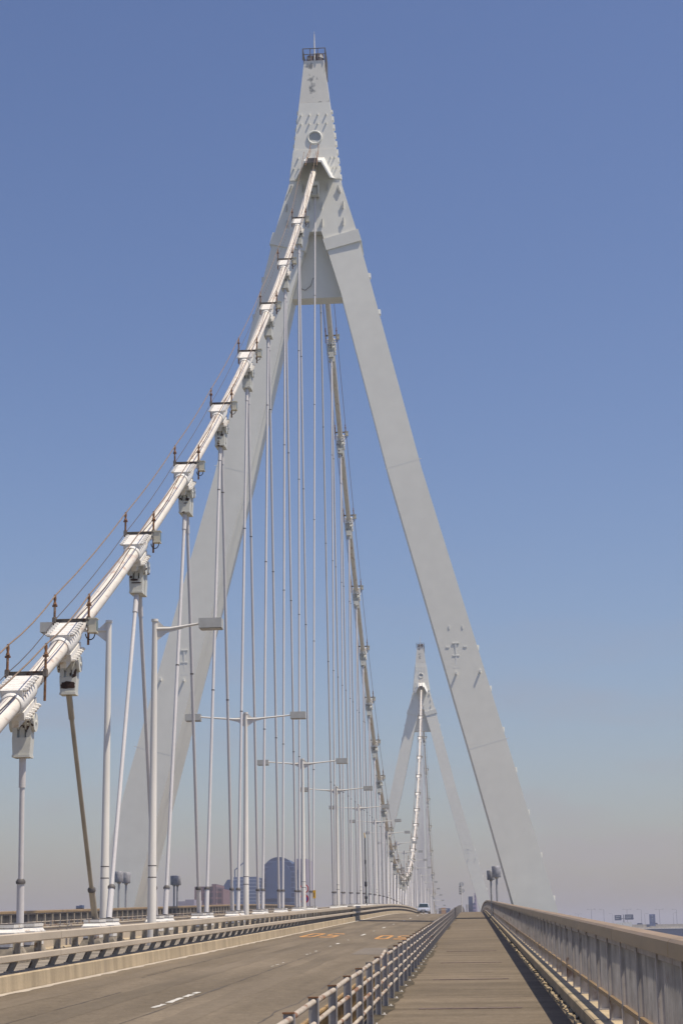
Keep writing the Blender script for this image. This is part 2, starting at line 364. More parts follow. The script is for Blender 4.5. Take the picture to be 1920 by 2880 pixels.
# expansion joints
def crossbar(nm, x0, x1, d0, d1, m, dz, zf): return patch_on(nm, x0, x1, d0, d1, m, dz, zf, st=1)
crossbar('expansion_joint', -8.6, -1.46, 132.2, 133.1, GREY1, .006, zroad)
crossbar('expansion_joint', -1.45, 1.3, 132.2, 133.1, GREY1, .006, P_)
for (x0_, a_, b_) in ((-3.1, 20, 47), (-7.3, 40, 75), (-2.2, 60, 100), (-6.1, 92, 128)):
    ds_ = rng(a_, b_, .45); xx = x0_; vs = []; fs = []
    for d in ds_:
        xx += random.uniform(-.035, .035); wd = random.uniform(.008, .022)
        vs += [(xx - wd, d, zroad(xx, d) + .004), (xx + wd, d, zroad(xx, d) + .004)]
    for i in range(len(ds_) - 1):
        if random.random() < .85: fs.append((2*i, 2*i + 1, 2*i + 3, 2*i + 2))
    structure(build(MB().add(vs, fs), 'road_crack', seam))
TRK = ground_mat('wheel_track_asphalt', (.119, .097, .068), (.171, .139, .099), (1.3, .08, 1), .12, 20)
for x_ in (-7.75, -6.25, -4.35, -2.85):
    patch_on('wheel_track', x_ - .27, x_ + .27, BEG + 1, 320, TRK, .0025, st=1.7, jag=.05)
DIRT = mat('edge_dirt', (.085, .066, .036), .95, var=.3, scale=1.4, grain=.2, grain_scale=18, per_obj=False)
vs = []; fs = []; ds_ = rng(8, 130, .35); e_ = .18
for d in ds_:
    e_ = min(.34, max(.06, e_ + random.uniform(-.05, .05))); vs += [(-1.44, d, zp(d) + .0035), (-1.44 + e_, d, zp(d) + .0035)]
for i in range(len(ds_) - 1): fs.append((2*i, 2*i + 1, 2*i + 3, 2*i + 2))
structure(build(MB().add(vs, fs), 'edge_dirt', DIRT))
TH = mat('path_seam', (.115, .09, .065), .95, var=.3, scale=6)
for i, d in enumerate([17.2, 26.1, 35.2, 44.0, 53.3, 62.2, 71.2, 80.2, 89.2, 98.2, 107.2, 116.2, 125, 142, 151, 160]):
    wv = .05 if d < 60 else .1
    patch_on('path_seam', -1.40, 1.28, d, d + wv*.5, TH, .004, P_, st=wv*.5, jag=0)
    if d < 60:
        mb = MB()
        for k in range(12):
            x = -.81 + k*.122
            mb.sweep([(x + .006, .001), (x + .006, .009), (x + .118, .009), (x + .118, .001)], [d - .04, d + .10], P_)
        structure(build(mb, 'joint_plate', JST))
for k in range(26):   # faint transverse repair streaks
    d = random.uniform(14, 130); x = random.uniform(-1.2, .3)
    patch_on('path_streak', x, x + random.uniform(.4, 1.1), d, d + random.uniform(.02, .07), TH, .0045, P_, st=.02, jag=.02)

# ------------------------------------------------------------------ parapets (outer edges)
PAR_P, PAR_0 = 1.83, 15.2
def parapet(s, label):
    fx = (lambda x: x) if s == 0 else (lambda x: 2*XC - x)
    sg = 1 if s == 0 else -1
    root = thing('parapet', label, 'railing', (fx(1.55), 0, 0), 'parapets along the outer edges of the bridge')
    L = -root.location
    def S(prof, nm, m, ds=DS): return build(MB().sweep([(fx(x), z) for x, z in prof], ds, P_), nm, m, root, L)
    # cap rail in lengths with open joints
    cap = MB()
    d = BEG + .3
    while d < 590:
        e = min(d + 5.49, 590)
        cap.sweep([(fx(x), z) for x, z in [(1.435, 1.085), (1.44, 1.195), (1.465, 1.218), (1.62, 1.218), (1.645, 1.195), (1.645, 1.085), (1.63, 1.085), (1.63, 1.1), (1.45, 1.1), (1.45, 1.085)]],
                  rng(d, e - .02, 1.8), P_); d = e
    build(cap, 'cap_rail', CAPM, root, L)
    S([(1.49, .40), (1.58, .40), (1.58, .445), (1.49, .445)], 'bottom_rail', CAPM)
    S([(1.50, 1.02), (1.57, 1.02), (1.57, 1.084), (1.50, 1.084)], 'upper_rail', PARP)
    pm = MB().box(-.06*1, .075, -.012, .012, .17, 1.09).box(-.065, -.05, -.045, .045, .175, 1.088).box(.065, .08, -.045, .045, .175, 1.088)
    pm.box(-.09, .10, -.07, .07, .165, .195)
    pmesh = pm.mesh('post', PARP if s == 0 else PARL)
    nb = 11
    bm_ = MB()
    for k in range(nb):
        y = .06 + (PAR_P - .12)*(k + .5)/nb
        bm_.box(-.024, .024, y - .0055, y + .0055, .446, 1.019)
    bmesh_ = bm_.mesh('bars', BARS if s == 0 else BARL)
    posts = [PAR_0 + PAR_P*k for k in range(-12, 190)]
    vis = [d for d in posts if d > (12 if s == 0 else 70)]
    first = set(vis[:100]); rest = MB(); restb = MB()
    for d in posts:
        a = math.atan(slope(d + .9))
        if d in first:
            place('post', pmesh, root, (0, d, zp(d)))
            place('bar_panel', bmesh_, root, (0, d, zp(d)), (a, 0, 0))
        elif d > 10:
            for mb_, src in ((rest, pm), (restb, bm_)):
                o = len(mb_.v); mb_.v += [(v[0], v[1] + d, v[2] + zp(d) + (v[1]*slope(d))) for v in src.v]
                mb_.f += [[i + o for i in f] for f in src.f]; mb_.sm += src.sm
        else:
            for mb_, src in ((rest, pm), (restb, bm_)):
                o = len(mb_.v); mb_.v += [(v[0], v[1] + d, v[2] + zp(d) + (v[1]*slope(d))) for v in src.v]
                mb_.f += [[i + o for i in f] for f in src.f]; mb_.sm += src.sm
    q = build(rest, 'far_posts', PARP, root); q['kind'] = 'stuff'
    q = build(restb, 'far_bars', BARS, root); q['kind'] = 'stuff'
    return root
parapet(0, 'brown steel parapet with wide cap rail and thin bars beside the footpath at right')
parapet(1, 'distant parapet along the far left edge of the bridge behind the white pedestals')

# ------------------------------------------------------------------ footpath barriers (pipe rails on H posts)
def path_barrier(s, label):
    fx = (lambda x: x) if s == 0 else (lambda x: 2*XC - x)
    root = thing('footpath_barrier', label, 'railing', (fx(-1.31), 0, 0), 'pipe rail barriers between footpath and road')
    z4 = (.725, .56, .385, .225)
    P0 = 13.0 + (-.014)
    ds = [P0 + 2.0*k for k in range(-9, 150)]
    pm = MB().box(-.05, .022, -.006, .006, 0, .755).box(.022, .034, -.024, .024, 0, .755)
    pme = pm.mesh('post', PPOST)
    cap = MB().box(-.055, .03, -.02, .03, .756, .768).box(-.02, .02, .0, .06, .70, .757); cme = cap.mesh('post_cap', RUSTM)
    bolt = MB().tube([(.07, 0, .0), (.07, 0, .03)], .012, 6).box(.04, .10, -.03, .03, 0, .008); bme = bolt.mesh('anchor_bolt', WHITE)
    rails = []
    for zz in z4:
        r_ = .024 if zz > .7 else .0215
        rails.append(MB().tube([(0, .03, zz), (0, 1.97, zz)], r_, 10).mesh('rail', PIPE))
    seg = MB()
    for k in range(7): seg.box(-.17, -.14, .25 + k*.25, .262 + k*.25, -.18, .50)
    seg.box(-.172, -.138, .02, 1.98, .50, .52)
    sme = seg.mesh('picket_panel', OCHRE)
    vis = [d for d in ds if d > (9 if s == 0 else 60)]; first = vis[:100]
    far = MB(); farr = MB()
    for i, d in enumerate(ds):
        if d in first:
            p = place('post', pme, root, (0, d, zp(d)))
            if d < 60: place('post_cap', cme, p); place('anchor_bolt', bme, p)
            if d < 33 and s == 0 or True:
                a = math.atan(slope(d + 1))
                j = -.0
                if s == 0 and 120 > d > 8 or s == 1:
                    for k, rm in enumerate(rails):
                        if d < 24 + 25*1 or k in (0, 1, 2, 3): pass
            if i % 12 == 10: pass
        else:
            o = len(far.v); far.v += [(v[0], v[1] + d, v[2] + zp(d)) for v in pm.v]; far.f += [[i_ + o for i_ in f] for f in pm.f]; far.sm += pm.sm
    # each pipe run: 25 nearest bays as single rails, the rest in long runs
    near = [d for d in first][:24]
    for d in near:
        a = math.atan(slope(d + 1))
        for k, rm in enumerate(rails):
            dip = .0
            ry = 0
            if s == 0 and k == 0 and near.index(d) in (7,): place('rail', rm, root, (0, d, zp(d) - .03), (a + .045, 0, 0)); continue
            place('rail', rm, root, (0, d, zp(d)), (a + random.uniform(-.004, .004), 0, random.uniform(-.004, .004)))
    dl = near[-1] + 2
    for zz in z4:
        build(MB().tube([(0, d, zp(d) + zz) for d in rng(dl, 310, 2)], .022, 8), 'rail', PIPE, root)
        build(MB().tube([(0, d, zp(d) + zz) for d in rng(BEG, near[0], 2)], .022, 8), 'rail', PIPE, root)
    for d in first[:60]:
        place('picket_panel', sme, root, (0, d, zp(d)), (math.atan(slope(d + 1)), 0, 0))
    if far.v: q = build(far, 'far_posts', PPOST, root); q['kind'] = 'stuff'
    if s == 0: build(MB().box(-.03, .03, -.04, .04, 0, .80), 'joint_post', DARK, root, (0, D1 - .1, zp(D1)))
path_barrier(0, 'rusty four pipe barrier between the footpath and the road at right')
path_barrier(1, 'pipe barrier of the far footpath seen between the hanger feet at left')

# ------------------------------------------------------------------ median barriers (two box rails)
def median_wall(label):
    t = thing('median_wall', label, 'barrier wall', (2*XC + 8.75, 0, 0)); L = -t.location
    fx = lambda x: 2*XC - x
    mb = MB(); d = BEG
    while d < 585:
        mb.sweep([(fx(x), z) for x, z in [(-8.66, .26), (-8.66, .84), (-8.80, .84), (-8.80, .26)]], rng(d + .015, d + 4.98, 2.5), P_); d += 5
    build(mb, 'wall_panel', RAILB, t, L)
    build(MB().sweep([(fx(x), z) for x, z in [(-8.63, .842), (-8.63, .875), (-8.83, .875), (-8.83, .842)]], DS, P_), 'coping', RAILB, t, L)
def median_barrier(s, label):
    fx = (lambda x: x) if s == 0 else (lambda x: 2*XC - x)
    sg = 1 if s == 0 else -1
    root = thing('median_barrier', label, 'guard rail', (fx(-8.8), 0, 0), 'guard rails along the median kerbs')
    L = -root.location
    for nm, prof in (('top_rail', [(-8.60, .83), (-8.58, .85), (-8.58, .985), (-8.60, 1.0), (-8.72, 1.0), (-8.74, .985), (-8.74, .85), (-8.72, .83)]),
                     ('middle_rail', [(-8.60, .49), (-8.58, .505), (-8.58, .605), (-8.60, .62), (-8.70, .62), (-8.72, .605), (-8.72, .505), (-8.70, .49)])):
        mb = MB(); d = BEG
        while d < 585:
            mb.sweep([(fx(x), z) for x, z in prof], rng(d + .01, d + 5.15, 1.72), P_); d += 5.16
        build(mb, nm, RAILB, root, L)
    # post: upright plate, foot kicked back
    def pr(pts): return [(sg*x, z) for x, z in pts]
    pm = MB().prism(pr([(.04, .98), (-.07, .98), (-.07, .55), (-.20, .272), (-.09, .272), (.04, .55)]), 'y', -.006, .006)
    pm.prism(pr([(.05, .975), (.038, .975), (.038, .535), (-.095, .272), (-.083, .272), (.05, .535)]), 'y', -.05, .05)
    pm.prism(pr([(-.068, .975), (-.08, .975), (-.08, .55), (-.21, .272), (-.198, .272), (-.068, .55)]), 'y', -.05, .05)
    pm.box(-.24 if sg > 0 else -.05, .0 if sg > 0 else .24, -.09, .09, .266, .285)
    pme = pm.mesh('post', BPOST)
    posts = [17.6 + 1.72*k for k in range(-18, 172)]
    vis = [d for d in posts if d > 33]; first = vis[:100]; far = MB()
    for d in posts:
        if d in first: place('post', pme, root, (0, d, zp(d)))
        else:
            o = len(far.v); far.v += [(v[0], v[1] + d, v[2] + zp(d)) for v in pm.v]; far.f += [[i + o for i in f] for f in pm.f]; far.sm += pm.sm
    q = build(far, 'far_posts', BPOST, root); q['kind'] = 'stuff'
    if s == 0: build(MB().box(-.22, .12, -.9, .9, .27, 1.03), 'joint_cover', DARK, root, (0, D1 - .5, zp(D1)))
median_barrier(0, 'beige two rail guard rail on the stained kerb beside the near road')
median_wall('plain beige barrier wall on the far side of the median behind the pedestals')

# ------------------------------------------------------------------ towers
def lerp_tab(tab, z):
    for (z0, v0), (z1, v1) in zip(tab, tab[1:]):
        if z0 >= z >= z1: return v0 + (v1 - v0)*(z0 - z)/(z0 - z1)
    return tab[-1][1]
TY = [(72.45, .85), (61.65, 1.25), (57.1, 1.45), (50, 1.75), (37, 2.15), (14, 2.75), (4.3, 2.95), (-30, 3.4)]
OUT = [(57.1, 3.28), (50.8, 4.75), (37, 8.0), (14, 14.25), (4.3, 16.75), (-24, 23.9)]
INN = [(57.1, .47), (51.77, 1.97), (37, 5.36), (14, 11.3), (4.3, 13.75), (-24, 20.9)]
ZL = [57.1, 55.5, 53.5, 51.77, 50.8, 47, 42, 37, 30, 22, 14, 9, 4.3, -5, -15, -24]
def slab_stack(secs):   # secs: (z, x0, x1, ty)
    vs = []; fs = []
    for z, x0, x1, t in secs: vs += [(x0, -t, z), (x1, -t, z), (x1, t, z), (x0, t, z)]
    for i in range(len(secs) - 1):
        for k in range(4): fs.append((4*i + k, 4*i + (k + 1) % 4, 4*i + 4 + (k + 1) % 4, 4*i + 4 + k))
    n = len(secs) - 1; fs += [(0, 1, 2, 3), (4*n, 4*n + 1, 4*n + 2, 4*n + 3)]
    return MB().add(vs, fs)
SEAMM = mat('tower_seam', (.40, .41, .39), .6, var=.05)
def make_tower():
    t = thing('bridge_tower', 'x', 'bridge tower', (XC, D1 + .95, 0), 'A-shaped bridge towers')
    hw = lambda z: .825 + (72.45 - z)/(72.45 - 61.65)*(2.02 - .825) if z >= 61.65 else 2.02 + (61.65 - z)/(61.65 - 57.1)*(3.28 - 2.02)
    build(slab_stack([(72.45, -hw(72.45), hw(72.45), .85), (68.62, -hw(68.62), hw(68.62), .98)]), 'spire_top', TOWERW, t)
    build(slab_stack([(68.6, -hw(68.6), hw(68.6), .995), (64.36, -hw(64.36), hw(64.36), 1.15)]), 'spire', TOWER, t)
    build(slab_stack([(64.33, -hw(64.3) - .03, hw(64.3) + .03, 1.2), (61.65, -hw(61.65) - .05, hw(61.65) + .05, 1.31)]), 'saddle_housing', TOWER, t)
    build(slab_stack([(61.648, -2.02, 2.02, 1.25), (57.1, -3.28, 3.28, 1.45)]), 'head_block', TOWER, t)
    for sg in (-1, 1):
        secs = []
        for z in ZL:
            o, i = lerp_tab(OUT, z), lerp_tab(INN, z)
            secs.append((z - (.001 if z == 57.1 else 0), min(sg*o, sg*i), max(sg*o, sg*i), lerp_tab(TY, z)))
        lg = build(slab_stack(secs), 'leg', TOWER, t)
        # splice band wrapped round the top of the leg
        y = 1.62
        pts = [(sg*3.42, 57.12), (sg*.58, 56.36), (sg*.86, 55.4), (sg*3.68, 56.12)]
        build(MB().prism(pts, 'y', -y, y), 'splice_band', TOWER, t)
        # weld seams
        for xa, za, xb, zb in ((5.2, 37.0, 8.0, 37.75), (10.95, 15.3, 13.9, 16.1)):
            ya, yb_ = -lerp_tab(TY, za) - .004, -lerp_tab(TY, zb) - .004
            build(MB().add([(sg*xa, ya, za), (sg*xb, yb_, zb), (sg*xb, yb_, zb + .045), (sg*xa, ya, za + .045)], [(0, 1, 2, 3)]), 'weld_seam', TWHITE, t)
        # ladder hook mark
        yy = lerp_tab(TY, 22.4)
        mb = MB().box(sg*10.2 - .05, sg*10.2 + .05, -yy - .02, -yy + .02, 21.4, 23.3)
        for zz, hw_ in ((23.28, .26), (22.35, .26), (21.42, .26)):
            mb.box(sg*10.2 - hw_, sg*10.2 + hw_, -yy - .03, -yy + .02, zz - .04, zz + .04)
        build(mb, 'hook_frame', TWHITE, t)
        # lugs on the outer face
        for z in (53.2, 50.1, 23.1, 20.0, 16.9, 13.9, 10.8, 7.7, 4.6):
            o = lerp_tab(OUT, z)
            build(MB().box(-.08, .16 if sg > 0 else .08, -.25, .25, -.18, .18) if sg > 0 else MB().box(-.16, .08, -.25, .25, -.18, .18), 'side_lug', TWHITE, t, (sg*o, -1.2, z))
    # crossbeam between the legs
    build(MB().prism([(-.6, 57.09), (.6, 57.09), (2.12, 51.77), (-2.12, 51.77)], 'y', -.55, .9), 'crossbeam', TOWER, t)
    # trapezoid hood over the cable, its roof sloping down towards the front
    hb = MB(); yb, yf = -1.22, -3.45
    bk = [(-1.57, 61.74), (-.76, 63.60), (.76, 63.60), (1.57, 61.74)]
    fr = [(-1.50, 60.80), (-.72, 62.32), (.72, 62.32), (1.50, 60.80)]
    inner = lambda P: [(P[0][0] + .15, P[0][1]), (P[1][0] + .06, P[1][1] - .15), (P[2][0] - .06, P[2][1] - .15), (P[3][0] - .15, P[3][1])]
    vs = [(x, yb, z) for x, z in bk] + [(x, yf, z) for x, z in fr] + [(x, yb, z) for x, z in inner(bk)] + [(x, yf, z) for x, z in inner(fr)]
    fs = []
    for k in range(3): fs += [(k, k + 1, k + 5, k + 4), (8 + k, 12 + k, 13 + k, 9 + k), (4 + k, 5 + k, 13 + k, 12 + k)]
    fs += [(0, 4, 12, 8), (3, 11, 15, 7)]
    build(hb.add(vs, fs), 'hood', TWHITE, t)
    build(MB().box(-.42, .42, -3.56, -3.46, 62.1, 62.5), 'hood_door', DARK, t)
    # ring opening
    ring = []
    for k in range(33):
        a = 2*math.pi*k/32; ring.append((.54*math.cos(a), -1.15, 65.42 + .54*math.sin(a)))
    build(MB().tube(ring, .075, 8, caps=False), 'ring_flange', TOWER, t)
    build(MB().tube([(0, -1.11, 65.42), (0, -1.12, 65.42)], .5, 28, smooth=False), 'manhole_cover', SEAMM, t)
    # brackets on the face
    br = MB().box(-.035, .035, -.15, .03, -.09, .09).mesh('face_lug', TWHITE)
    for zz, xs in ((67.5, (-1.1, -.42, .27, .96)), (66.7, (-1.1, -.42, .27, .96)), (63.6, (-1.35, 1.3, 1.62)), (62.7, (-1.7, -1.3, 1.5, 1.78))):
        for x in xs: place('face_lug', br, t, (x, -lerp_tab(TY, zz) - (.06 if zz < 64.3 else 0), zz))
    ch = MB().box(-.04, .04, -.15, .03, -.31, .31).box(-.08, .04, -.15, -.12, -.31, .31).mesh('face_bracket', TWHITE)
    for x, z, a in ((-2.0, 60.9, .35), (-1.0, 60.9, 0), (1.0, 60.95, 0), (1.95, 60.7, -.3), (-2.3, 59.25, 0), (-.5, 59.3, 0), (.52, 59.3, 0), (2.25, 59.3, 0), (-2.25, 57.85, 0), (-.55, 57.75, 0), (.55, 57.8, 0), (2.25, 57.85, 0)):
        place('face_bracket', ch, t, (x, -lerp_tab(TY, z), z), (0, a, 0))
    sl = MB().box(-.1, .1, -.2, .2, -.1, .1).mesh('side_lug', TWHITE)
    for k in range(17):
        z = 67.9 - k*.37
        for sg in (-1, 1): place('side_lug', sl, t, (sg*(hw(z) + .04), -.55 + .4*(k % 2), z))
    lug = MB().box(-.05, .05, -.2, .03, -.1, .1).mesh('leg_lug', TWHITE)
    lug2 = MB().box(-.05, .05, -.035, .03, -.13, .13).mesh('leg_lug', TWHITE)
    for x, z in ((10.2, 21.0), (11.95, 21.1), (-10.2, 21.0), (-11.95, 21.1)): place('leg_lug', lug, t, (x, -lerp_tab(TY, z), z))
    for x, z in ((9.75, 24.5), (10.75, 24.5), (9.6, 23.0), (10.9, 23.0)): place('leg_lug', lug2, t, (x, -lerp_tab(TY, z), z), (0, math.pi/2 if z == 23.0 else 0, 0))
    # hanger seat below the hood
    for sg in (-1, 1):
        build(MB().box(-.36, .36, -.5, .5, -.02, .28).box(-.36, -.28, -.5, .5, -.75, -.02).box(.28, .36, -.5, .5, -.75, -.02), 'hanger_seat', TOWER, t, (0, sg*1.85, 60.75))
    # top platform
    rl = MB()
    for z in (72.98, 73.5):
        p = [(-.92, -.95), (.92, -.95), (.92, .95), (-.92, .95), (-.92, -.95)]
        for a, b in zip(p, p[1:]): rl.tube([(a[0], a[1], z), (b[0], b[1], z)], .035, 6)
    for x in (-.92, -.31, .31, .92):
        for y in (-.95, .95): rl.tube([(x, y, 72.46), (x, y, 73.5)], .035, 6)
    for x in (-.92, .92): rl.tube([(x, 0, 72.46), (x, 0, 73.5)], .035, 6)
    build(rl, 'platform_rail', DARK, t)
    build(MB().tube([(.28, .1, 72.46), (.28, .1, 73.0)], .42, 16).tube([(.28, .1, 73.02), (.28, .1, 73.38)], .46, 16).tube([(-.38, .1, 72.46), (-.38, .1, 73.3)], .3, 14), 'beacon', mat('beacon_paint', (.15, .11, .11), .5, var=.4, scale=3, spots=(.45, .45, .43), spot_scale=2.5, spot_thr=.55), t)
    build(MB().tube([(.03, -.75, 72.46), (.03, -.75, 73.6), (.03, -.75, 74.9)], [.06, .055, .03], 8).tube([(.03, -.75, 74.9), (.03, -.75, 75.15)], .012, 6), 'lightning_rod', WHITE, t)
    build(MB().box(.86, 1.02, -.5, .6, 71.2, 72.9), 'side_ladder', DARK, t)
    # access rails from the ring down to the cable
    for sg in (-1, 1):
        build(MB().tube([(sg*.30, -1.35, 64.75), (sg*.33, -1.45, 64.6), (sg*.36, -2.2, 63.75), (sg*.38, -3.6, 62.75), (sg*.45, -5.0, 61.2)], .028, 6)
              .tube([(sg*.30, -1.35, 64.3), (sg*.36, -2.3, 63.25), (sg*.38, -3.7, 62.45)], .022, 6), 'access_rail', RUSTM, t)
    build(MB().tube([(-.33, -.56, 53.4), (-.5, -.62, 52.8), (-.95, -.62, 52.45), (-1.25, -.6, 52.6)][::-1], .022, 6).tube([(.0 - .25, -.56, 53.5), (-.33, -.56, 53.4)], .022, 6), 'beam_cable', DARK, t)
    # footing
    build(MB().box(-27, -17.5, -7, 7, -30, -23).box(17.5, 27, -7, 7, -30, -23), 'footing', MEDC, t)
    return t
tw = make_tower(); tw['label'] = 'tall near A-shaped grey steel bridge tower filling the upper picture'
tw2 = copy_tree(tw); tw2.location = (XC, D2 + .95, 0); tw2['label'] = 'smaller far A-shaped grey tower seen between the legs of the near one'

# ------------------------------------------------------------------ main cable
SEAMW = mat('seam_wire_paint', (.30, .29, .32), .6, var=.2, scale=4)
cab = thing('suspension_cable', 'thick off-white suspension cable running over both towers along the centre line', 'cable', (XC, 24, zcable(24)))
def cpts(a, b, st, dx=0, off=0.0):
    r = []
    for d in rng(a, b, st):
        s = cslope(d); q = math.sqrt(1 + s*s)
        r.append((XC + dx, d - off*s/q, zcable(d) + off/q))
    return r
NS = 12
def cable_run(a, b, nm):
    L = -cab.location
    build(MB().tube(cpts(a, b, 2.0), .228, 18), nm, CABLE, cab, L)
    for ang in (62, 98, 128):     # wrapping seams, thin strips on the skin
        A = R(ang); build(MB().tube(cpts(a, b, 2.0, .228*math.cos(A), .228*math.sin(A)), .010, 5), 'seam_wire', SEAMW, cab, L)
cable_run(24, D1 + .2, 'cable_run'); cable_run(D1 + .2, D2 - .2, 'cable_run'); cable_run(D2 - .2, D2 + 105, 'cable_run')
# wire rope lying on the cable
build(MB().tube([(XC + .05 + .07*math.sin(d*.63), p[1], p[2]) for d, p in zip(rng(26, D1 - 3.5, 1.0), cpts(26, D1 - 3.5, 1.0, 0, .248))], .014, 6), 'lifeline', DARKROPE, cab, -cab.location)

# ------------------------------------------------------------------ cable clamps
def torus_loop(c, r, rr):
    pts = []
    for k in range(17):
        a = math.pi*(1 + k/16); pts.append((c[0] + r*math.cos(a), c[1], c[2] + r*1.3*math.sin(a)))
    return MB().tube(pts, rr, 6)
m_body = MB()
m_body.tube([(0, -.78, 0), (0, -.72, 0), (0, .72, 0), (0, .78, 0)], [.26, .30, .30, .26], 20)
m_body.box(-.27, .27, -.66, .66, .18, .355).box(-.27, .27, -.66, .66, -.40, -.2)
m_body.box(-.09, .09, -.5, .5, -.62, -.3)
me_body = m_body.mesh('collar', WHITE)
m_bolts = []
for zz in (.335, -.38):
    m_bolt = MB(); m_bolts.append(m_bolt)
    for k in range(6):
        y = -.55 + k*.22
        m_bolt.tube([(-.40, y, zz), (.40, y, zz)], .034, 6)
        for sg in (-1, 1): m_bolt.tube([(sg*.28, y, zz), (sg*.36, y, zz)], .058, 6, smooth=False)
me_bolts = [q.mesh('bolt_row', WHITE) for q in m_bolts]
m_lug = MB()
for sg in (-1, 1):
    m_lug.prism([(-.30, -.35), (.30, -.35), (.24, -.75), (.12, -.98), (-.12, -.98), (-.24, -.75)], 'x', sg*.10 - .03, sg*.10 + .03)
    m_lug.tube([(sg*.235, 0, -.80), (sg*.31, 0, -.80)], .23, 20, smooth=False)
    m_lug.tube([(sg*.31, 0, -.80), (sg*.335, 0, -.80)], .05, 8, smooth=False)
m_lug.tube([(-.3, 0, -.8), (.3, 0, -.8)], .09, 10)
me_lug = m_lug.mesh('pin_plate', SOCK)
m_soc = MB()
for sg in (-1, 1):
    m_soc.prism([(-.17, -.85), (-.13, -.62), (.13, -.62), (.17, -.85), (.17, -1.25), (-.17, -1.25)], 'x', sg*.175 - .055, sg*.175 + .055)
m_soc.frus((-.205, .205, -.19, .19, -1.62), (-.235, .235, -.175, .175, -1.18))
m_soc.box(-.22, .22, -.205, .205, -1.66, -1.60)
m_soc.box(-.06, .06, -.10, .10, -1.2, -.8)
me_soc = m_soc.mesh('socket', SOCK)
m_bar = MB().box(-.5, .5, -.04, .04, .34, .43).box(-.5, .5, -.07, -.04, .33, .345).box(-.5, .5, -.07, -.04, .425, .44)
m_bar.box(-.53, -.43, -.1, .06, .3, .48).box(.43, .53, -.1, .06, .3, .48)
me_bar = m_bar.mesh('crossbar', mat('weathered_channel', (.19, .165, .14), .7, var=.25, scale=5, spots=RUST, spot_scale=6, spot_thr=.6))
m_post = MB().tube([(0, 0, -.30), (0, 0, .92)], .034, 8).tube([(0, 0, .86), (0, 0, .94), (0, 0, 1.02), (0, 0, 1.14)], [.06, .03, .045, .03], 8).tube([(-.07, 0, .82), (.07, 0, .82)], .03, 6).tube([(0, 0, .38), (0, 0, .5)], .055, 8)
me_post = m_post.mesh('rail_post', RUSTM)
m_boxm = MB().box(-.105, .105, -.12, .12, -.175, .175).box(-.125, .125, -.145, .145, .175, .2).box(-.12, .12, -.14, .14, -.205, -.175).box(-.20, -.105, -.04, .04, -.05, .12)
me_box = m_boxm.mesh('junction_box', BOX)
me_boxw = MB().box(.105, .116, -.095, .095, -.13, .13).mesh('box_window', mat('box_glass', (.14, .2, .19), .15, var=.1))
me_loop = torus_loop((0, 0, 0), .13, .016).mesh('cable_loop', BLACK)
me_brk = MB().tube([(0, 0, 0), (0, -.3, -.28)], .022, 6).mesh('stay_bracket', DARK)
def clamp(d, label, near=True, both=True, box=True, vertical=False):
    s = cslope(d); a = math.atan(s)
    t = thing('cable_clamp', label, 'cable clamp', (XC, d, zcable(d)), 'cable clamps along the main cable')
    sg = 1 if s > 0 else -1
    cy = -.55*sg; cz = cy*s
    place('collar', me_body, t, (0, cy, cz), (a, 0, 0))
    for q in me_bolts: place('bolt_row', q, t, (0, cy, cz), (a, 0, 0))
    for yy in ((-.22, .30) if both else (0.,)):
        dz = yy*s*.9
        q = place('pin_plate', me_lug, t, (0, yy, dz*.5)); place('socket', me_soc, t, (0, yy, dz*.5 - (.1 if yy > 0 else 0)))
    yb = (.70 - .55)*sg; zb = abs(.15*s) - .02
    if near:
        place('crossbar', me_bar, t, (0, yb, zb))
        for x in (-.48, .48):
            place('rail_post', me_post, t, (x, yb - .02, zb - .0))
        for x in (-.45, .45): place('stay_bracket', me_brk, t, (x, yb, zb + .36))
    if box:
        q = place('junction_box', me_box, t, (.63, yb - .1, zb + .22)); place('box_window', me_boxw, q); place('cable_loop', me_loop, q, (-.08, 0, -.22))
    return t, (yb, zb)

def hanger(d0, z0, d1, z1, label, group, near=True, m=None, up=True):
    """rod from socket (d0,z0) down to the pedestal (d1,z1)"""
    m = m or HANG
    p0 = Vector((0, d0 - d1, z0 - z1)); L = p0.length; u = p0/L
    t = thing('hanger_rod', label, 'hanger', (XC, d1, z1), group)
    build(MB().tube([u*.02, p0], .064, 14), 'rod', m, t)
    build(MB().tube([u*(L - .75), p0], .085, 14), 'upper_sleeve', m, t)
    build(MB().tube([u*0, u*.95], .092, 14), 'lower_sleeve', m, t)
    build(MB().tube([u*.93, u*.99, u*1.05], [.115, .12, .08], 12), 'rubber_boot', DARK, t)
    k = 1
    while k*9.5 < L - 2:
        build(MB().tube([u*(k*9.5), u*(k*9.5 + .05)], .070, 12), 'joint_ring', DARK, t); k += 1
    return t
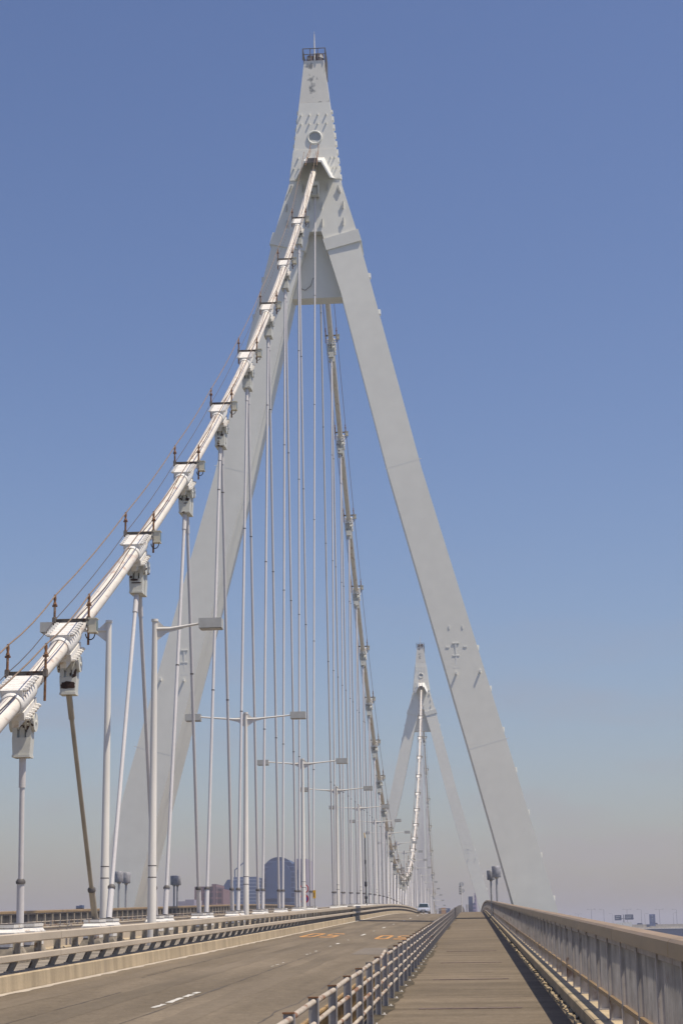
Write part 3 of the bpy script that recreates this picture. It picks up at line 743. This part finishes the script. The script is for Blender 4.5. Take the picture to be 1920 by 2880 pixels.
# pedestal: two humps
def hump(mb, y, h=1.10):
    mb.box(-.23, .23, y - .50, y + .50, .60, .885)
    mb.box(-.27, .27, y - .56, y + .56, .886, .925)
    mb.frus((-.25, .25, y - .53, y + .53, .926), (-.20, .20, y - .42, y + .42, 1.03))
    mb.box(-.23, .23, y - .46, y + .46, 1.031, h)
m_ped = MB(); hump(m_ped, 0); me_ped = m_ped.mesh('housing', WHITE)
m_pb = MB(); y = 0
m_pb.box(-.42, .42, y - .80, y + .80, -.1, .34).frus((-.34, .34, y - .66, y + .66, .34), (-.22, .22, y - .49, y + .49, .599))
me_pb = m_pb.mesh('base', MEDF)
me_plate = MB().box(-.19, .19, -.34, .34, 1.10, 1.127).mesh('top_plate', DARK)
def pedestal(d, label):
    t = thing('hanger_pedestal', label, 'pedestal', (XC, d, zp(d) - .02), 'white pedestals at the feet of the hangers', (math.atan(slope(d)), 0, 0))
    for y in (-1.0, 1.0):
        place('housing', me_ped, t, (0, y, 0)); place('top_plate', me_plate, t, (0, y, 0)); place('base', me_pb, t, (0, y, 0))
    return t
HP = 1.10
def zb(d): return zp(d) + HP
GS = 'hangers of the side span in front of the near tower'
GM = 'hangers of the main span between the towers'
GF = 'hangers of the side span beyond the far tower'
# --- near side span
clamp_pos = []     # (d, yb, zb)
t, o = clamp(42.9, 'first white cable clamp at lower left picture edge, without a beige box', both=False, box=False); clamp_pos.append((42.9, o))
near_clamps = [47.8 + 10*k for k in range(8)]
RP = mat('bare_rust_patch', (.05, .024, .018), .9, var=.3, scale=9)
def rust_patch(sock, cx, cz, w_, h_):
    pts = []
    for k in range(18):
        a = 2*math.pi*k/18; q = random.uniform(.78, 1.12)
        pts.append((cx + w_*q*max(-.85, min(.85, math.cos(a)))*1.15, cz + h_*q*max(-.8, min(.8, math.sin(a)))*1.2))
    build(MB().prism(pts, 'y', -.196, -.186), 'rust_patch', RP, sock)
for k, d in enumerate(near_clamps):
    t, o = clamp(d, '%s bolted clamp with beige box going up the cable from lower left' % ORD[k + 1] , both=(k > 0)); clamp_pos.append((d, o))
    if k < 4:
        sk = [c for c in t.children if c.name.startswith('socket')][0]
        for q in (((0, -1.40, .20, .10),), ((-.05, -1.22, .13, .035), (.02, -1.32, .17, .02), (-.17, -1.12, .05, .04)), ((-.15, -1.10, .05, .04), (.12, -1.13, .07, .06), (.05, -1.28, .07, .015)), ((.1, -1.15, .07, .05), (-.05, -1.3, .06, .03)))[k]: rust_patch(sk, *q)
hanger(42.9, zcable(42.9) - 1.63, 43.1, zb(43.1), 'grey upright hanger at the left picture edge below the first clamp', GS)
for k, d in enumerate(near_clamps):
    zt = zcable(d) - 1.63
    if k > 0:
        hanger(d - .22, zt - .05, d - 4.0, zb(d - 4.0), 'sunlit hanger leaning away, from the %s boxed clamp up from lower left' % ORD[k + 1], GS)
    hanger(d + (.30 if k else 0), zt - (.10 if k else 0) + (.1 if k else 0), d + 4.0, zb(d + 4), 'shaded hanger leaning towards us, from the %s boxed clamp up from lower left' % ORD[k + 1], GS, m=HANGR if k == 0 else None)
hanger(D1 - .55, 60.05, D1 - 10 + 1.0, zb(D1 - 9), 'upright hanger dropping from the seat under the near tower hood', GS)
me_seat = MB().box(-.22, .22, -.22, .22, 0, .62).box(-.25, .25, -.25, .25, -.05, 0).mesh('socket', SOCK)
for i in range(9):
    d = D1 - 90 + 10*i
    pedestal(d + (.3 if i == 0 else 0), '%s white hanger pedestal behind the guard rail counted from the left edge' % ORD[i + 1])
# --- main span
MC = [D1 + 15 + 10*n for n in range(28)]
main_pos = []
for n, d in enumerate(MC):
    t, o = clamp(d, '%s clamp on the main cable beyond the near tower' % ORD[n + 1]); main_pos.append((d, o))
    zt = zcable(d) - 1.63
    hanger(d - .22, zt - .05, d - 4.0, zb(d - 4), 'sunlit hanger leaning away, from the %s clamp beyond the near tower' % ORD[n + 1], GM)
    hanger(d + .30, zt, d + 4.0, zb(d + 4), 'shaded hanger leaning towards us, from the %s clamp beyond the near tower' % ORD[n + 1], GM)
hanger(D1 + 3.15, 60.05, D1 + 9, zb(D1 + 9), 'dark hanger dropping behind the crossbeam of the near tower', GM)
hanger(D2 - .55, 60.05, D2 - 9, zb(D2 - 9), 'hanger dropping from the seat under the far tower hood', GM)
for n in range(29):
    d = D1 + 10 + 10*n
    pedestal(d, '%s white hanger pedestal beyond the near tower' % ORD[n + 1])
# --- far side span
far_pos = []
for n in range(8):
    d = D2 + 15 + 10*n
    t, o = clamp(d, '%s clamp on the cable descending beyond the far tower' % ORD[n + 1]); far_pos.append((d, o))
    zt = zcable(d) - 1.63
    hanger(d - .22, zt - .05, d - 4.0, zb(d - 4), 'nearer hanger of the %s clamp beyond the far tower' % ORD[n + 1], GF)
    hanger(d + .30, zt, d + 4.0, zb(d + 4), 'farther hanger of the %s clamp beyond the far tower' % ORD[n + 1], GF)
for tt in (tw, tw2):
    for sg in (-1, 1): place('hanger_socket', me_seat, tt, (0, sg*1.85, 60.05))

# hand ropes strung between the clamp posts
def ropes(pos, ends, tagn):
    for dx, h, r, m, nm in ((-.48, 1.12, .02, ROPE, 'left'), (.48, 1.12, .02, ROPE, 'right'), (-.50, .40, .013, DARKROPE, 'lower')):
        pts = []
        P = [(ends[0][0], ends[0][1] + h)] + [(d + o[0], zcable(d) + o[1] + h) for d, o in pos] + [(ends[1][0], ends[1][1] + h)]
        for (a, za), (b, zb_) in zip(P, P[1:]):
            for k in range(4):
                f = k/4; sag = .10*4*f*(1 - f); pts.append((XC + dx, a + (b - a)*f, za + (zb_ - za)*f - sag))
        pts.append((XC + dx, P[-1][0], P[-1][1]))
        base = pts[0]
        tag(build(MB().tube([(p[0] - base[0], p[1] - base[1], p[2] - base[2]) for p in pts], r, 6), 'hand_rope', m, None, base),
            '%s %s rope strung above the cable %s' % ({'left': 'rusty left hand', 'right': 'rusty right hand', 'lower': 'thin dark lower'}[nm], 'wire', tagn), 'wire rope', 'hand ropes above the main cable')
ropes(clamp_pos, ((36.0, zcable(36) + .3), (D1 - 4.6, 61.6 - .6)), 'of the span nearest the camera')
ropes(main_pos, ((D1 + 3, zcable(D1 + 3)), (D2 - 4.0, zcable(D2 - 4) - .2)), 'between the two towers')
ropes(far_pos, ((D2 + 3, zcable(D2 + 3)), (D2 + 96, zcable(D2 + 96))), 'beyond the far tower')

# ------------------------------------------------------------------ street lamps on the median
HL = 10.62
def lamp_meshes():
    pole = MB().tube([(0, 0, 0), (0, 0, .35), (0, 0, 2.8), (0, 0, 2.82), (0, 0, 9.2), (0, 0, HL - .35), (0, 0, HL - .06)], [.15, .145, .135, .13, .095, .088, .088], 18)
    pole.tube([(0, 0, HL - .08), (0, 0, HL)], .115, 16)
    ring = MB().tube([(0, 0, 2.30), (0, 0, 2.33)], .140, 16).tube([(0, 0, 2.66), (0, 0, 2.69)], .138, 16)
    return pole.mesh('pole', LAMPP), ring.mesh('pole_band', DARK)
me_pole, me_ring = lamp_meshes()
def arm_mesh(sg, reach):
    a = MB().tube([(0, 0, HL - .33), (sg*.5, 0, HL - .33), (sg*reach, 0, HL - .18)], [.055, .05, .036], 10)
    a.prism([(sg*.07, HL - .02), (sg*.30, HL - .24), (sg*.95, HL - .305), (sg*.95, HL - .33), (sg*.4, HL - .46), (sg*.07, HL - .72)], 'y', -.012, .012)
    return a.mesh('arm', LAMPP)
def head_mesh(sg):
    h = MB().box(-.375, .375, -.26, .26, -.165, .155)
    return h.mesh('lamp_head', LAMPH), MB().box(-.34, .34, -.22, .22, -.185, -.167).mesh('lens', LENS)
hm, lm = head_mesh(1)
AM = {(sg, r): arm_mesh(sg, r) for sg in (-1, 1) for r in (2.24, 1.5)}
def lamp(d, label, arms=(-1, 1), x=0, reach=2.24):
    t = thing('street_lamp', label, 'street lamp', (XC + x, d, zp(d)), 'white street lamps on the median')
    p = place('pole', me_pole, t); place('pole_band', me_ring, p)
    build(MB().box(-.2, .2, -.2, .2, -.03, .03), 'base_plate', GALV, t)
    for sg in arms:
        a = place('arm', AM[(sg, reach)], t)
        h = place('lamp_head', hm, t, (sg*(reach + .36), 0, HL - .20), (0, 0, 0)); place('lens', lm, h)
    return t
lamp(D1 - 76, 'single arm white street lamp at far left, its arm pointing left behind the cable', (-1,), -.76, 1.5)
lamp(D1 - 76, 'nearest single arm white street lamp, its arm and head pointing right', (1,), .76, 1.5)
for k in range(17):
    d = D1 - 46 + 30*k
    lamp(d, '%s double arm white street lamp on the median counted from the nearest' % ORD[k + 1])

# ------------------------------------------------------------------ small things on the deck
def drum(x, d, ztop, label):
    t = thing('drum_post', label, 'drum post', (x, d, zp(d)), 'grey drums on thin posts outside the parapets')
    h = ztop - zp(d)
    build(MB().tube([(0, 0, -.3), (0, 0, h - .78)], .075, 10).tube([(0, 0, h - .84), (0, 0, h - .715)], [.08, .15], 12), 'post', GALV, t)
    build(MB().tube([(0, 0, h - .72), (0, 0, h - .68), (0, 0, h - .04), (0, 0, h)], [.27, .29, .30, .27], 20), 'drum', DRUM, t)
    return t
drum(2*XC - 1.7, 119.2, 6.50, 'left drum post of the left hand pair outside the far left parapet')
drum(2*XC - 1.7, 121.7, 6.52, 'right drum post of the left hand pair outside the far left parapet')
drum(2*XC - 1.7, 141.6, 7.02, 'left drum post of the second pair outside the far left parapet')
drum(2*XC - 1.7, 143.2, 7.05, 'right drum post of the second pair outside the far left parapet')
drum(1.62, 118.5, 6.38, 'larger front drum post outside the parapet at right')
drum(1.46, 139.0, 6.90, 'smaller rear drum post outside the parapet at right')

def disc(y, r, z, x=0): return MB().tube([(x, y - .012, z), (x, y + .012, z)], r, 24, smooth=False)
SIGNB = mat('sign_back', (.55, .56, .56), .4, .2, var=.06)
t = thing('sign_pole', 'white pole with round sign backs beside the footpath barrier on the crest', 'sign post', (-1.24, 212, zp(212)))
build(MB().tube([(0, 0, 0), (0, 0, 3.35)], .04, 8), 'pole', WHITE, t)
build(disc(.05, .29, 3.15, .03), 'round_sign', SIGNB, t); build(disc(.05, .25, 2.42, .12), 'round_sign', SIGNB, t)
q = build(MB().box(-.26, -.02, -.1, .1, 2.02, 2.95), 'signal_box', DARK, t)
build(MB().box(-.24, -.04, -.12, -.1, 2.66, 2.88).box(-.24, -.04, -.12, -.1, 2.38, 2.6).box(-.24, -.04, -.12, -.1, 2.1, 2.32), 'signal_panel', SIGNB, q)
t = thing('marker_posts', 'pair of short dark marker posts at the top of the footpath', 'marker post', (-.62, 232, zp(232)))
for x in (-.13, .13): build(MB().tube([(x, 0, 0), (x, 0, .95)], .045, 8).tube([(x, 0, .55), (x, 0, .65)], .05, 8), 'post', DARK, t)
build(MB().box(-.13, .13, -.01, .01, .8, .84), 'crossbar', WHITE, t)

SR = mat('sign_red', (.45, .03, .04), .4, var=.05); SBL = mat('sign_blue', (.05, .08, .35), .4, var=.05); SWH = mat('sign_white', (.7, .7, .7), .4, var=.03); SY = mat('sign_yellow', (.75, .42, .02), .4, var=.05)
t = thing('traffic_sign', 'post behind a lamp carrying a round speed sign above a round no parking sign', 'traffic sign', (XC - .22, 119.6, zp(119.6)))
build(MB().tube([(0, 0, 0), (0, 0, 2.6)], .04, 8), 'pole', GALV, t)
q = build(disc(-.06, .30, 2.25), 'speed_sign', SR, t); build(disc(-.078, .23, 2.25), 'sign_face', SWH, q)
q = build(disc(-.06, .30, 1.60), 'no_parking_sign', SR, t); build(disc(-.078, .22, 1.60), 'sign_face', SBL, q)
build(MB().box(-.03, .03, -.095, -.085, -.25, .25), 'slash', SR, q, (0, 0, 1.60), (0, R(45), 0))
# digits 50 on the round sign
mb = MB()
for gl, x0 in ((G5, -.155), (G0, .015)):
    for poly in gl: mb.add([(x0 + u*.13, -.0925, -.09 + v*.18) for u, v in poly], [tuple(range(len(poly)))])
build(mb, 'digits', SBL, q.parent.children[1] if False else t, (0, 0, 2.25))
t = thing('yellow_sign', 'narrow yellow plate on a thin post behind the hangers on the median', 'sign', (XC + .22, 122.2, zp(122.2)))
build(MB().tube([(0, 0, 0), (0, 0, 1.9)], .03, 8), 'pole', DARK, t); build(MB().box(-.09, .09, -.03, -.0, 1.62, 2.16), 'plate', SY, t)
build(MB().box(-.045, .0, -.034, -.031, 1.72, 2.0), 'mark', DARK, t)
# black slender mast
t = thing('slim_mast', 'slender black mast with dark knobs standing among the pale hangers', 'mast', (-10.68, 182.8, zp(182.8)))
mb = MB().tube([(0, 0, 0), (0, 0, 1.4), (0, 0, 1.45), (0, 0, 7.6)], [.11, .10, .065, .045], 8)
build(mb, 'pole', BLACK, t)
build(MB().tube([(0, 0, 1.45), (0, 0, 1.6), (0, 0, 1.8), (0, 0, 1.9)], [.06, .16, .14, .06], 8).tube([(0, 0, 2.7), (0, 0, 2.85), (0, 0, 3.2), (0, 0, 3.3)], [.05, .13, .12, .05], 8).tube([(0, 0, 5.0), (0, 0, 5.4)], .08, 8), 'knob', BLACK, t)
build(MB().tube([(0, 0, 7.6), (-.08, 0, 8.1)], .04, 6), 'tip', SY, t)
build(MB().tube([(0, 0, 5), (.9, .3, .6)], .012, 5), 'guy_wire', GALV, t)

# ------------------------------------------------------------------ oncoming car
CARP = mat('silver_paint', (.50, .53, .58), .28, .35, var=.02)
GLS = mat('windscreen_glass', (.02, .035, .04), .08, var=.1); CHR = mat('headlight_glass', (.7, .72, .75), .12, var=.03); TYR = mat('tyre_rubber', (.02, .02, .02), .8, var=.1)
def car(x, d):
    t = thing('silver_car', 'silver saloon car coming towards us at the top of the road', 'car', (x, d, zroad(x, d)), rot=(math.atan(slope(d)), 0, 0))
    W_ = .87
    # body: stations along y (front at y=-2.2), each a rounded section
    st = [(-2.22, .78, .32, .60), (-2.12, .84, .22, .70), (-1.7, W_, .2, .80), (-1.1, W_, .2, .90), (-.3, W_, .2, .94), (1.0, W_, .2, .97), (1.9, .86, .22, .98), (2.25, .80, .3, .9)]
    vs = []; fs = []
    for y, hw_, z0, z1 in st:
        for u, v in ((-1, .12), (-.9, 0), (.9, 0), (1, .12), (1, .72), (.93, .9), (.72, 1), (-.72, 1), (-.93, .9), (-1, .72)):
            vs.append((u*hw_, y, z0 + v*(z1 - z0)))
    n = 10
    for i in range(len(st) - 1):
        for k in range(n): fs.append((i*n + k, i*n + (k + 1) % n, (i + 1)*n + (k + 1) % n, (i + 1)*n + k))
    fs += [tuple(range(n)), tuple(range((len(st) - 1)*n, len(st)*n))]
    build(MB().add(vs, fs, True), 'body', CARP, t)
    # cabin
    cb = [(-1.05, .78, .90, .93), (-.35, .62, .9, 1.44), (.1, .60, .9, 1.49), (.9, .60, .9, 1.47), (1.7, .72, .9, 1.02)]
    vs = []; fs = []
    for y, hw_, z0, z1 in cb: vs += [(-.80, y, z0), (-hw_, y, z1 - .04), (-hw_*.85, y, z1), (hw_*.85, y, z1), (hw_, y, z1 - .04), (.80, y, z0)]
    n = 6
    for i in range(len(cb) - 1):
        for k in range(n - 1): fs.append((i*n + k, i*n + k + 1, (i + 1)*n + k + 1, (i + 1)*n + k))
    fs.append(tuple(range((len(cb) - 1)*n, len(cb)*n)))
    build(MB().add(vs, fs, True), 'cabin', CARP, t)
    build(MB().add([(-.70, -1.03, .955), (.70, -1.03, .955), (.56, -.40, 1.41), (-.56, -.40, 1.41)], [(0, 1, 2, 3)]).add([(-.70, -1.02, .945), (.70, -1.02, .945), (.56, -.39, 1.40), (-.56, -.39, 1.40)], [(0, 1, 2, 3)]), 'windscreen', GLS, t)
    build(MB().box(-.33, .33, -2.26, -2.17, .50, .62), 'grille', DARK, t); build(MB().box(-.5, .5, -2.25, -2.15, .27, .40), 'air_intake', BLACK, t)
    build(MB().box(-.17, .17, -2.275, -2.24, .36, .47), 'number_plate', SWH, t)
    for sg in (-1, 1):
        build(MB().prism([(sg*.42, .56), (sg*.74, .60), (sg*.80, .70), (sg*.48, .66)], 'y', -2.215, -1.95), 'headlight', CHR, t)
        build(MB().box(sg*.93 - .08, sg*.93 + .08, -.86, -.76, .93, 1.05), 'mirror', CARP, t)
        for y in (-1.4, 1.35):
            wh = build(MB().tube([(sg*.66, y, .31), (sg*.86, y, .31)], .31, 20, smooth=False), 'wheel', TYR, t); build(MB().tube([(sg*.86, y, .31), (sg*.875, y, .31)], .2, 14, smooth=False), 'rim', GALV, wh)
car(-6.78, 253)

# ------------------------------------------------------------------ far skyline
def facade(name, wall, glass, rows, cols, fr=.3, horizontal=False):
    m = bpy.data.materials.new(name); m.use_nodes = True; n = m.node_tree.nodes; l = m.node_tree.links; b = n['Principled BSDF']; b.inputs['Roughness'].default_value = .6
    tc = n.new('ShaderNodeTexCoord'); mp = n.new('ShaderNodeMapping'); l.new(tc.outputs['Object'], mp.inputs[0])
    mp.inputs['Rotation'].default_value = (R(90), 0, 0)
    br = n.new('ShaderNodeTexBrick'); br.offset = 0; br.inputs['Color1'].default_value = (*glass, 1); br.inputs['Color2'].default_value = (*[g*.8 for g in glass], 1)
    br.inputs['Mortar'].default_value = (*wall, 1); br.inputs['Scale'].default_value = 1; br.inputs['Mortar Size'].default_value = fr
    br.inputs['Brick Width'].default_value = cols; br.inputs['Row Height'].default_value = rows; br.inputs['Mortar Smooth'].default_value = 0
    l.new(mp.outputs[0], br.inputs['Vector']); l.new(br.outputs[0], b.inputs['Base Color']); return m
F1 = facade('glass_tower_front', (.11, .16, .27), (.026, .052, .125), 2.8, 24, .26)
F2 = facade('striped_front', (.26, .30, .38), (.10, .14, .24), 1.9, 32, .27)
F3 = facade('red_brick_front', (.20, .11, .105), (.10, .06, .07), 3.0, 3.4, .5)
F4 = facade('pink_white_front', (.34, .25, .34), (.09, .10, .20), 2.2, 2.8, .34)
F5 = mat('blue_front', (.05, .09, .19), .6, var=.15, scale=.05)
F6 = mat('pale_pink_front', (.30, .26, .30), .7, var=.08, scale=.05)
def at(x, y, D):
    r = cam_ray(x - 960, y - 1440); k = D/r.y; return r.x*k, EYE + r.z*k
def bld(name, label, D, px0, px1, ytop, m, depth=40, poly=None, group='distant high-rise buildings on the skyline'):
    a, _ = at(px0, 2560, D); b, _ = at(px1, 2560, D); zt = at((px0 + px1)/2, ytop, D)[1]
    t = thing(name, label, 'building', ((a + b)/2, D, -26), group)
    return t, (b - a)/2, zt + 26
t, hw_, h = bld('arched_tower_block', 'big dark blue glass office block with a curved arched roof', 1000, 740, 828, 2410, F1)
pl = [(-hw_, 0), (hw_, 0), (hw_, h*.945)] + [(hw_*.98*math.cos(R(a)), h*.9 + (h*.1)*math.sin(R(a))) for a in range(28, 153, 8)] + [(-hw_, h*.945)]
build(MB().prism(pl, 'y', 0, 45), 'facade', F1, t)
pl = [(-hw_*.80, h*.70), (hw_*.80, h*.70), (hw_*.80, h*.90)] + [(hw_*.80*math.cos(R(a)), h*.86 + h*.105*math.sin(R(a))) for a in range(25, 156, 8)] + [(-hw_*.80, h*.90)]
build(MB().prism(pl, 'y', -2, -.3), 'glass_gable', F5, t)
t, hw_, h = bld('side_wing', 'narrow pale pinkish wing against the right side of the arched block', 1010, 828, 863, 2415, F6)
build(MB().box(-hw_, hw_, 0, 40, 0, h), 'facade', F6, t); build(MB().box(-hw_*.5, -hw_*.2, -1, 0, 10, h - 6).box(hw_*.3, hw_*.5, -1, 0, 10, h - 6), 'window_strip', F5, t)
t, hw_, h = bld('striped_block', 'light blue striped block with a sloping roof rail left of the arched block', 980, 657, 722, 2466, F2)
build(MB().box(-hw_, hw_, 0, 40, 0, h), 'facade', F2, t); build(MB().tube([(-hw_, 5, h + 4), (0, 5, h + 9)], .3, 5).tube([(-hw_, 5, h), (-hw_, 5, h + 4)], .3, 5), 'roof_rail', F5, t)
t, hw_, h = bld('slanted_block', 'blue block with a slanted cut top between red and striped buildings', 960, 622, 650, 2474, F5)
build(MB().prism([(-hw_*.7, 0), (hw_, 0), (hw_, h), (hw_*.2, h), (-hw_*1.05, h*.91), (-hw_, h*.80)], 'y', 0, 30), 'facade', F5, t)
build(MB().box(-hw_*.1, hw_*.9, -1, -.3, 8, h*.86), 'window_band', F2, t)
t, hw_, h = bld('red_block', 'low reddish brown building at the left end of the skyline', 900, 547, 626, 2493, F3)
build(MB().box(-hw_, hw_*.3, 0, 30, 0, h).box(hw_*.3, hw_*.62, -4, 26, 0, h + 1).box(hw_*.62, hw_, 2, 30, 0, h*.98), 'facade', F3, t)
build(MB().box(-hw_*1.1, hw_*.2, -6, -1, 0, h*.68), 'lower_wing', F5, t)
t, hw_, h = bld('low_sheds', 'low pale sheds left of the reddish building', 860, 500, 546, 2530, F6)
build(MB().box(-hw_*1.2, -hw_*.1, 0, 25, 0, h*.985).box(-hw_*.1, hw_, 0, 25, 0, h), 'wall', F6, t)
t, hw_, h = bld('blue_tower_block', 'plain blue tower block right of the sign pole above the footpath', 1080, 1317, 1329, 2521, F5)
build(MB().box(-hw_, hw_, 0, 25, 0, h), 'facade', F5, t)
t, hw_, h = bld('tapering_tower', 'tapering tower with pinkish window grid beside the blue tower block', 1070, 1329, 1348, 2512, F4)
build(MB().prism([(-hw_, 0), (hw_*1.15, 0), (hw_*.15, h - 6), (hw_*.05, h), (-hw_*.45, h), (-hw_*.5, h - 5), (-hw_, h - 6)], 'y', 0, 25), 'facade', F4, t)
t, hw_, h = bld('orange_warehouse', 'small orange fronted box building beyond the road crest', 900, 1240, 1253, 2553, OM)
OB = mat('orange_cladding', (.50, .26, .10), .7, var=.08)
build(MB().box(-hw_, hw_, 0, 8, 0, h), 'wall', OB, t); build(MB().box(-hw_*2.2, -hw_, 1, 8, 0, h*.995), 'side_wall', mat('brown_cladding', (.20, .17, .16), .8, var=.1), t); build(MB().box(hw_, hw_*2.8, 1, 8, 0, h*.995), 'blue_wall', F5, t)
t, hw_, h = bld('roof_shed', 'small dark blue roof unit just above the far left parapet', 700, 214, 231, 2547, F5)
build(MB().box(-hw_, -hw_*.1, 0, 4, 0, h).box(hw_*.1, hw_, 0, 4, 0, h + .2).box(-hw_, hw_, 0, 3, 0, h - .8), 'wall', F5, t)

# elevated expressway at right
VD = 1100.0
x0, zt_ = at(1740, 2595, VD); x1, z1_ = at(2100, 2597, VD); zt_ = 10.6
t = thing('elevated_road', 'distant elevated motorway with pale wall and dark girder at the right edge', 'viaduct', (125, VD, -27))
build(MB().box(-140, 400, 0, 1, 27 + 8.0, 27 + 10.6).box(-140, 400, 18, 19, 27 + 8.0, 27 + 10.6), 'side_wall', MEDC, t)
build(MB().box(-140, 400, .3, 18.7, 27 + 2.0, 27 + 7.95), 'girder', F5, t)
build(MB().box(-140, 400, -.8, -.05, 27 + 7.9, 27 + 8.3), 'ledge', WHITE, t)
for x in (-100, -50, 0, 50, 100, 150): build(MB().box(x - 2, x + 2, 4, 15, -3, 29), 'pier', MEDC, t)
MET = mat('far_lamp_paint', (.30, .30, .33), .6, var=.05)
k = 0
for px, side, dy, D in ((1661, 2, 0, VD + 8), (1696, -1, 0, VD + 8), (1761, 2, 0, VD + 8), (1801, -1, 0, VD + 8), (1852, 2, 0, VD + 8), (1900, -1, 0, VD + 8), (1625, 2, 13, VD + 260), (1721, -1, 12, VD + 260), (1811, 1, 12, VD + 260), (1891, 1, 10, VD + 260)):
    x, z = at(px, 2557 + dy, D); k += 1
    lt = thing('motorway_lamp', 'thin distant motorway lamp, %s of the row from the left, above the right railing' % ORD[k], 'street lamp', (x, D, 9), 'thin lamps along the distant elevated motorway')
    hh = z - 9
    mb = MB().tube([(0, 0, 0), (0, 0, hh - 1.2), (0, 0, hh - .3)], [.14, .11, .1], 6)
    build(mb, 'pole', MET, lt)
    for sg in ((-1, 1) if side == 2 else (side,)):
        build(MB().tube([(0, 0, hh - .35), (sg*.5, 0, hh - .05), (sg*1.8, 0, hh)], .08, 5), 'arm', MET, lt); build(MB().box(sg*2.2 - .5, sg*2.2 + .5, -.2, .2, hh - .1, hh + .12), 'lamp_head', MET, lt)
x, z = at(1752, 2572, VD - 10)
t = thing('sign_gantry', 'two dark blue motorway direction boards on one post at right', 'road sign', (x, VD - 10, 9))
SB2 = mat('direction_board', (.045, .07, .13), .5, var=.15)
build(MB().tube([(0, 0, 0), (0, 0, z - 9)], .35, 8).box(-4.9, 6, .2, .5, z - 11.6, z - 11.1), 'post', MET, t)
for xa, xb, dz in ((-5.4, -1.4, -.3), (.7, 5.6, 0)):
    b_ = build(MB().box(xa, xb, -.2, .1, z - 9 - 3.0 + dz, z - 9 + dz), 'board', SB2, t)
    build(MB().box(xa + .5, xb - .8, -.26, -.22, z - 10.0 + dz, z - 9.8 + dz).box(xa + .5, xb - 1.4, -.26, -.22, z - 11.0 + dz, z - 10.8 + dz), 'lettering', SWH, b_)
x, z = at(1832, 2571, VD - 6)
t = thing('tall_sign_board', 'tall narrow blue board standing on the distant motorway edge', 'road sign', (x, VD - 6, 9))
build(MB().box(-1.75, 1.75, 0, .4, .6, z - 9), 'board', mat('board_blue', (.09, .13, .27), .5, var=.2, scale=.6), t)
build(MB().box(-1.2, 1.2, -.08, -.03, z - 9 - 1.4, z - 9 - .6).box(-.9, 1.3, -.08, -.03, z - 9 - 3.0, z - 9 - 2.2).box(-1.3, .6, -.08, -.03, z - 9 - 4.2, z - 9 - 3.8), 'lettering', F2, t)
build(MB().box(-1.5, -1.2, .1, .3, -.6, .7).box(1.2, 1.5, .1, .3, -.6, .7), 'leg', MET, t)
build(MB().box(-3.6, -1.8, 0, .6, 0, 1.6), 'side_board', SB2, t)
for i, (px, ws) in enumerate(((1802, 2.4), (1846, 2.0))):
    x, z = at(px, 2598, VD - 4)
    v = thing('far_vehicle', ('dark van left of the tall blue board on the distant motorway', 'dark car right of the tall blue board on the distant motorway')[i], 'vehicle', (x, VD + 5, 8.6), 'vehicles on the distant motorway')
    build(MB().frus((-ws, ws, 0, 1.8, .4), (-ws, ws, .05, 1.75, 1.6)).frus((-ws*.8, ws*.8, .1, 1.7, 1.6), (-ws*.6, ws*.5, .2, 1.6, 2.9)), 'body', SB2, v)
    build(MB().tube([(-ws*.6, -.05, .4), (-ws*.6, .2, .4)], .4, 10).tube([(ws*.6, -.05, .4), (ws*.6, .2, .4)], .4, 10), 'wheel', TYR, v)
# pale flat roofed building in front of the motorway
xa, z = at(1715, 2594, 640); xb, _ = at(1775, 2594, 640)
t = thing('pale_warehouse', 'flat white building end showing just above the right railing', 'building', ((xa + xb)/2 - 6, 640, -27))
build(MB().prism([(-(xb - xa)/2 - 12, 0), ((xb - xa)/2 + 6, 0), ((xb - xa)/2 + 6, z + 27), (-(xb - xa)/2 - 12, z + 26.0)], 'y', 0, 40), 'wall', WHITE, t)
build(MB().box((xb - xa)/2 + 6.02, (xb - xa)/2 + 6.3, 2, 38, 0, z + 26.5), 'end_wall', MEDC, t)
build(MB().box(-(xb - xa)/2 - 8, (xb - xa)/2 + 2, -.3, -.02, z + 20, z + 21.5), 'window_band', F5, t)

# ------------------------------------------------------------------ haze
hz = MB().box(-6000, 6000, -6000, 6000, -28.5, 78).mesh('haze', TOWER)
hm_ = bpy.data.materials.new('haze'); hm_.use_nodes = True; hn = hm_.node_tree; hn.nodes.clear()
ho = hn.nodes.new('ShaderNodeOutputMaterial'); hv = hn.nodes.new('ShaderNodeVolumePrincipled')
hv.inputs['Color'].default_value = (.88, .88, 1.0, 1); hv.inputs['Density'].default_value = 2.5e-4; hv.inputs['Anisotropy'].default_value = 0.2
hn.links.new(hv.outputs[0], ho.inputs['Volume'])
hz.materials.clear(); hz.materials.append(hm_)
h_ = place('haze', hz); h_['kind'] = 'stuff'; h_['label'] = 'thin bluish haze over the bay'; h_['category'] = 'haze'
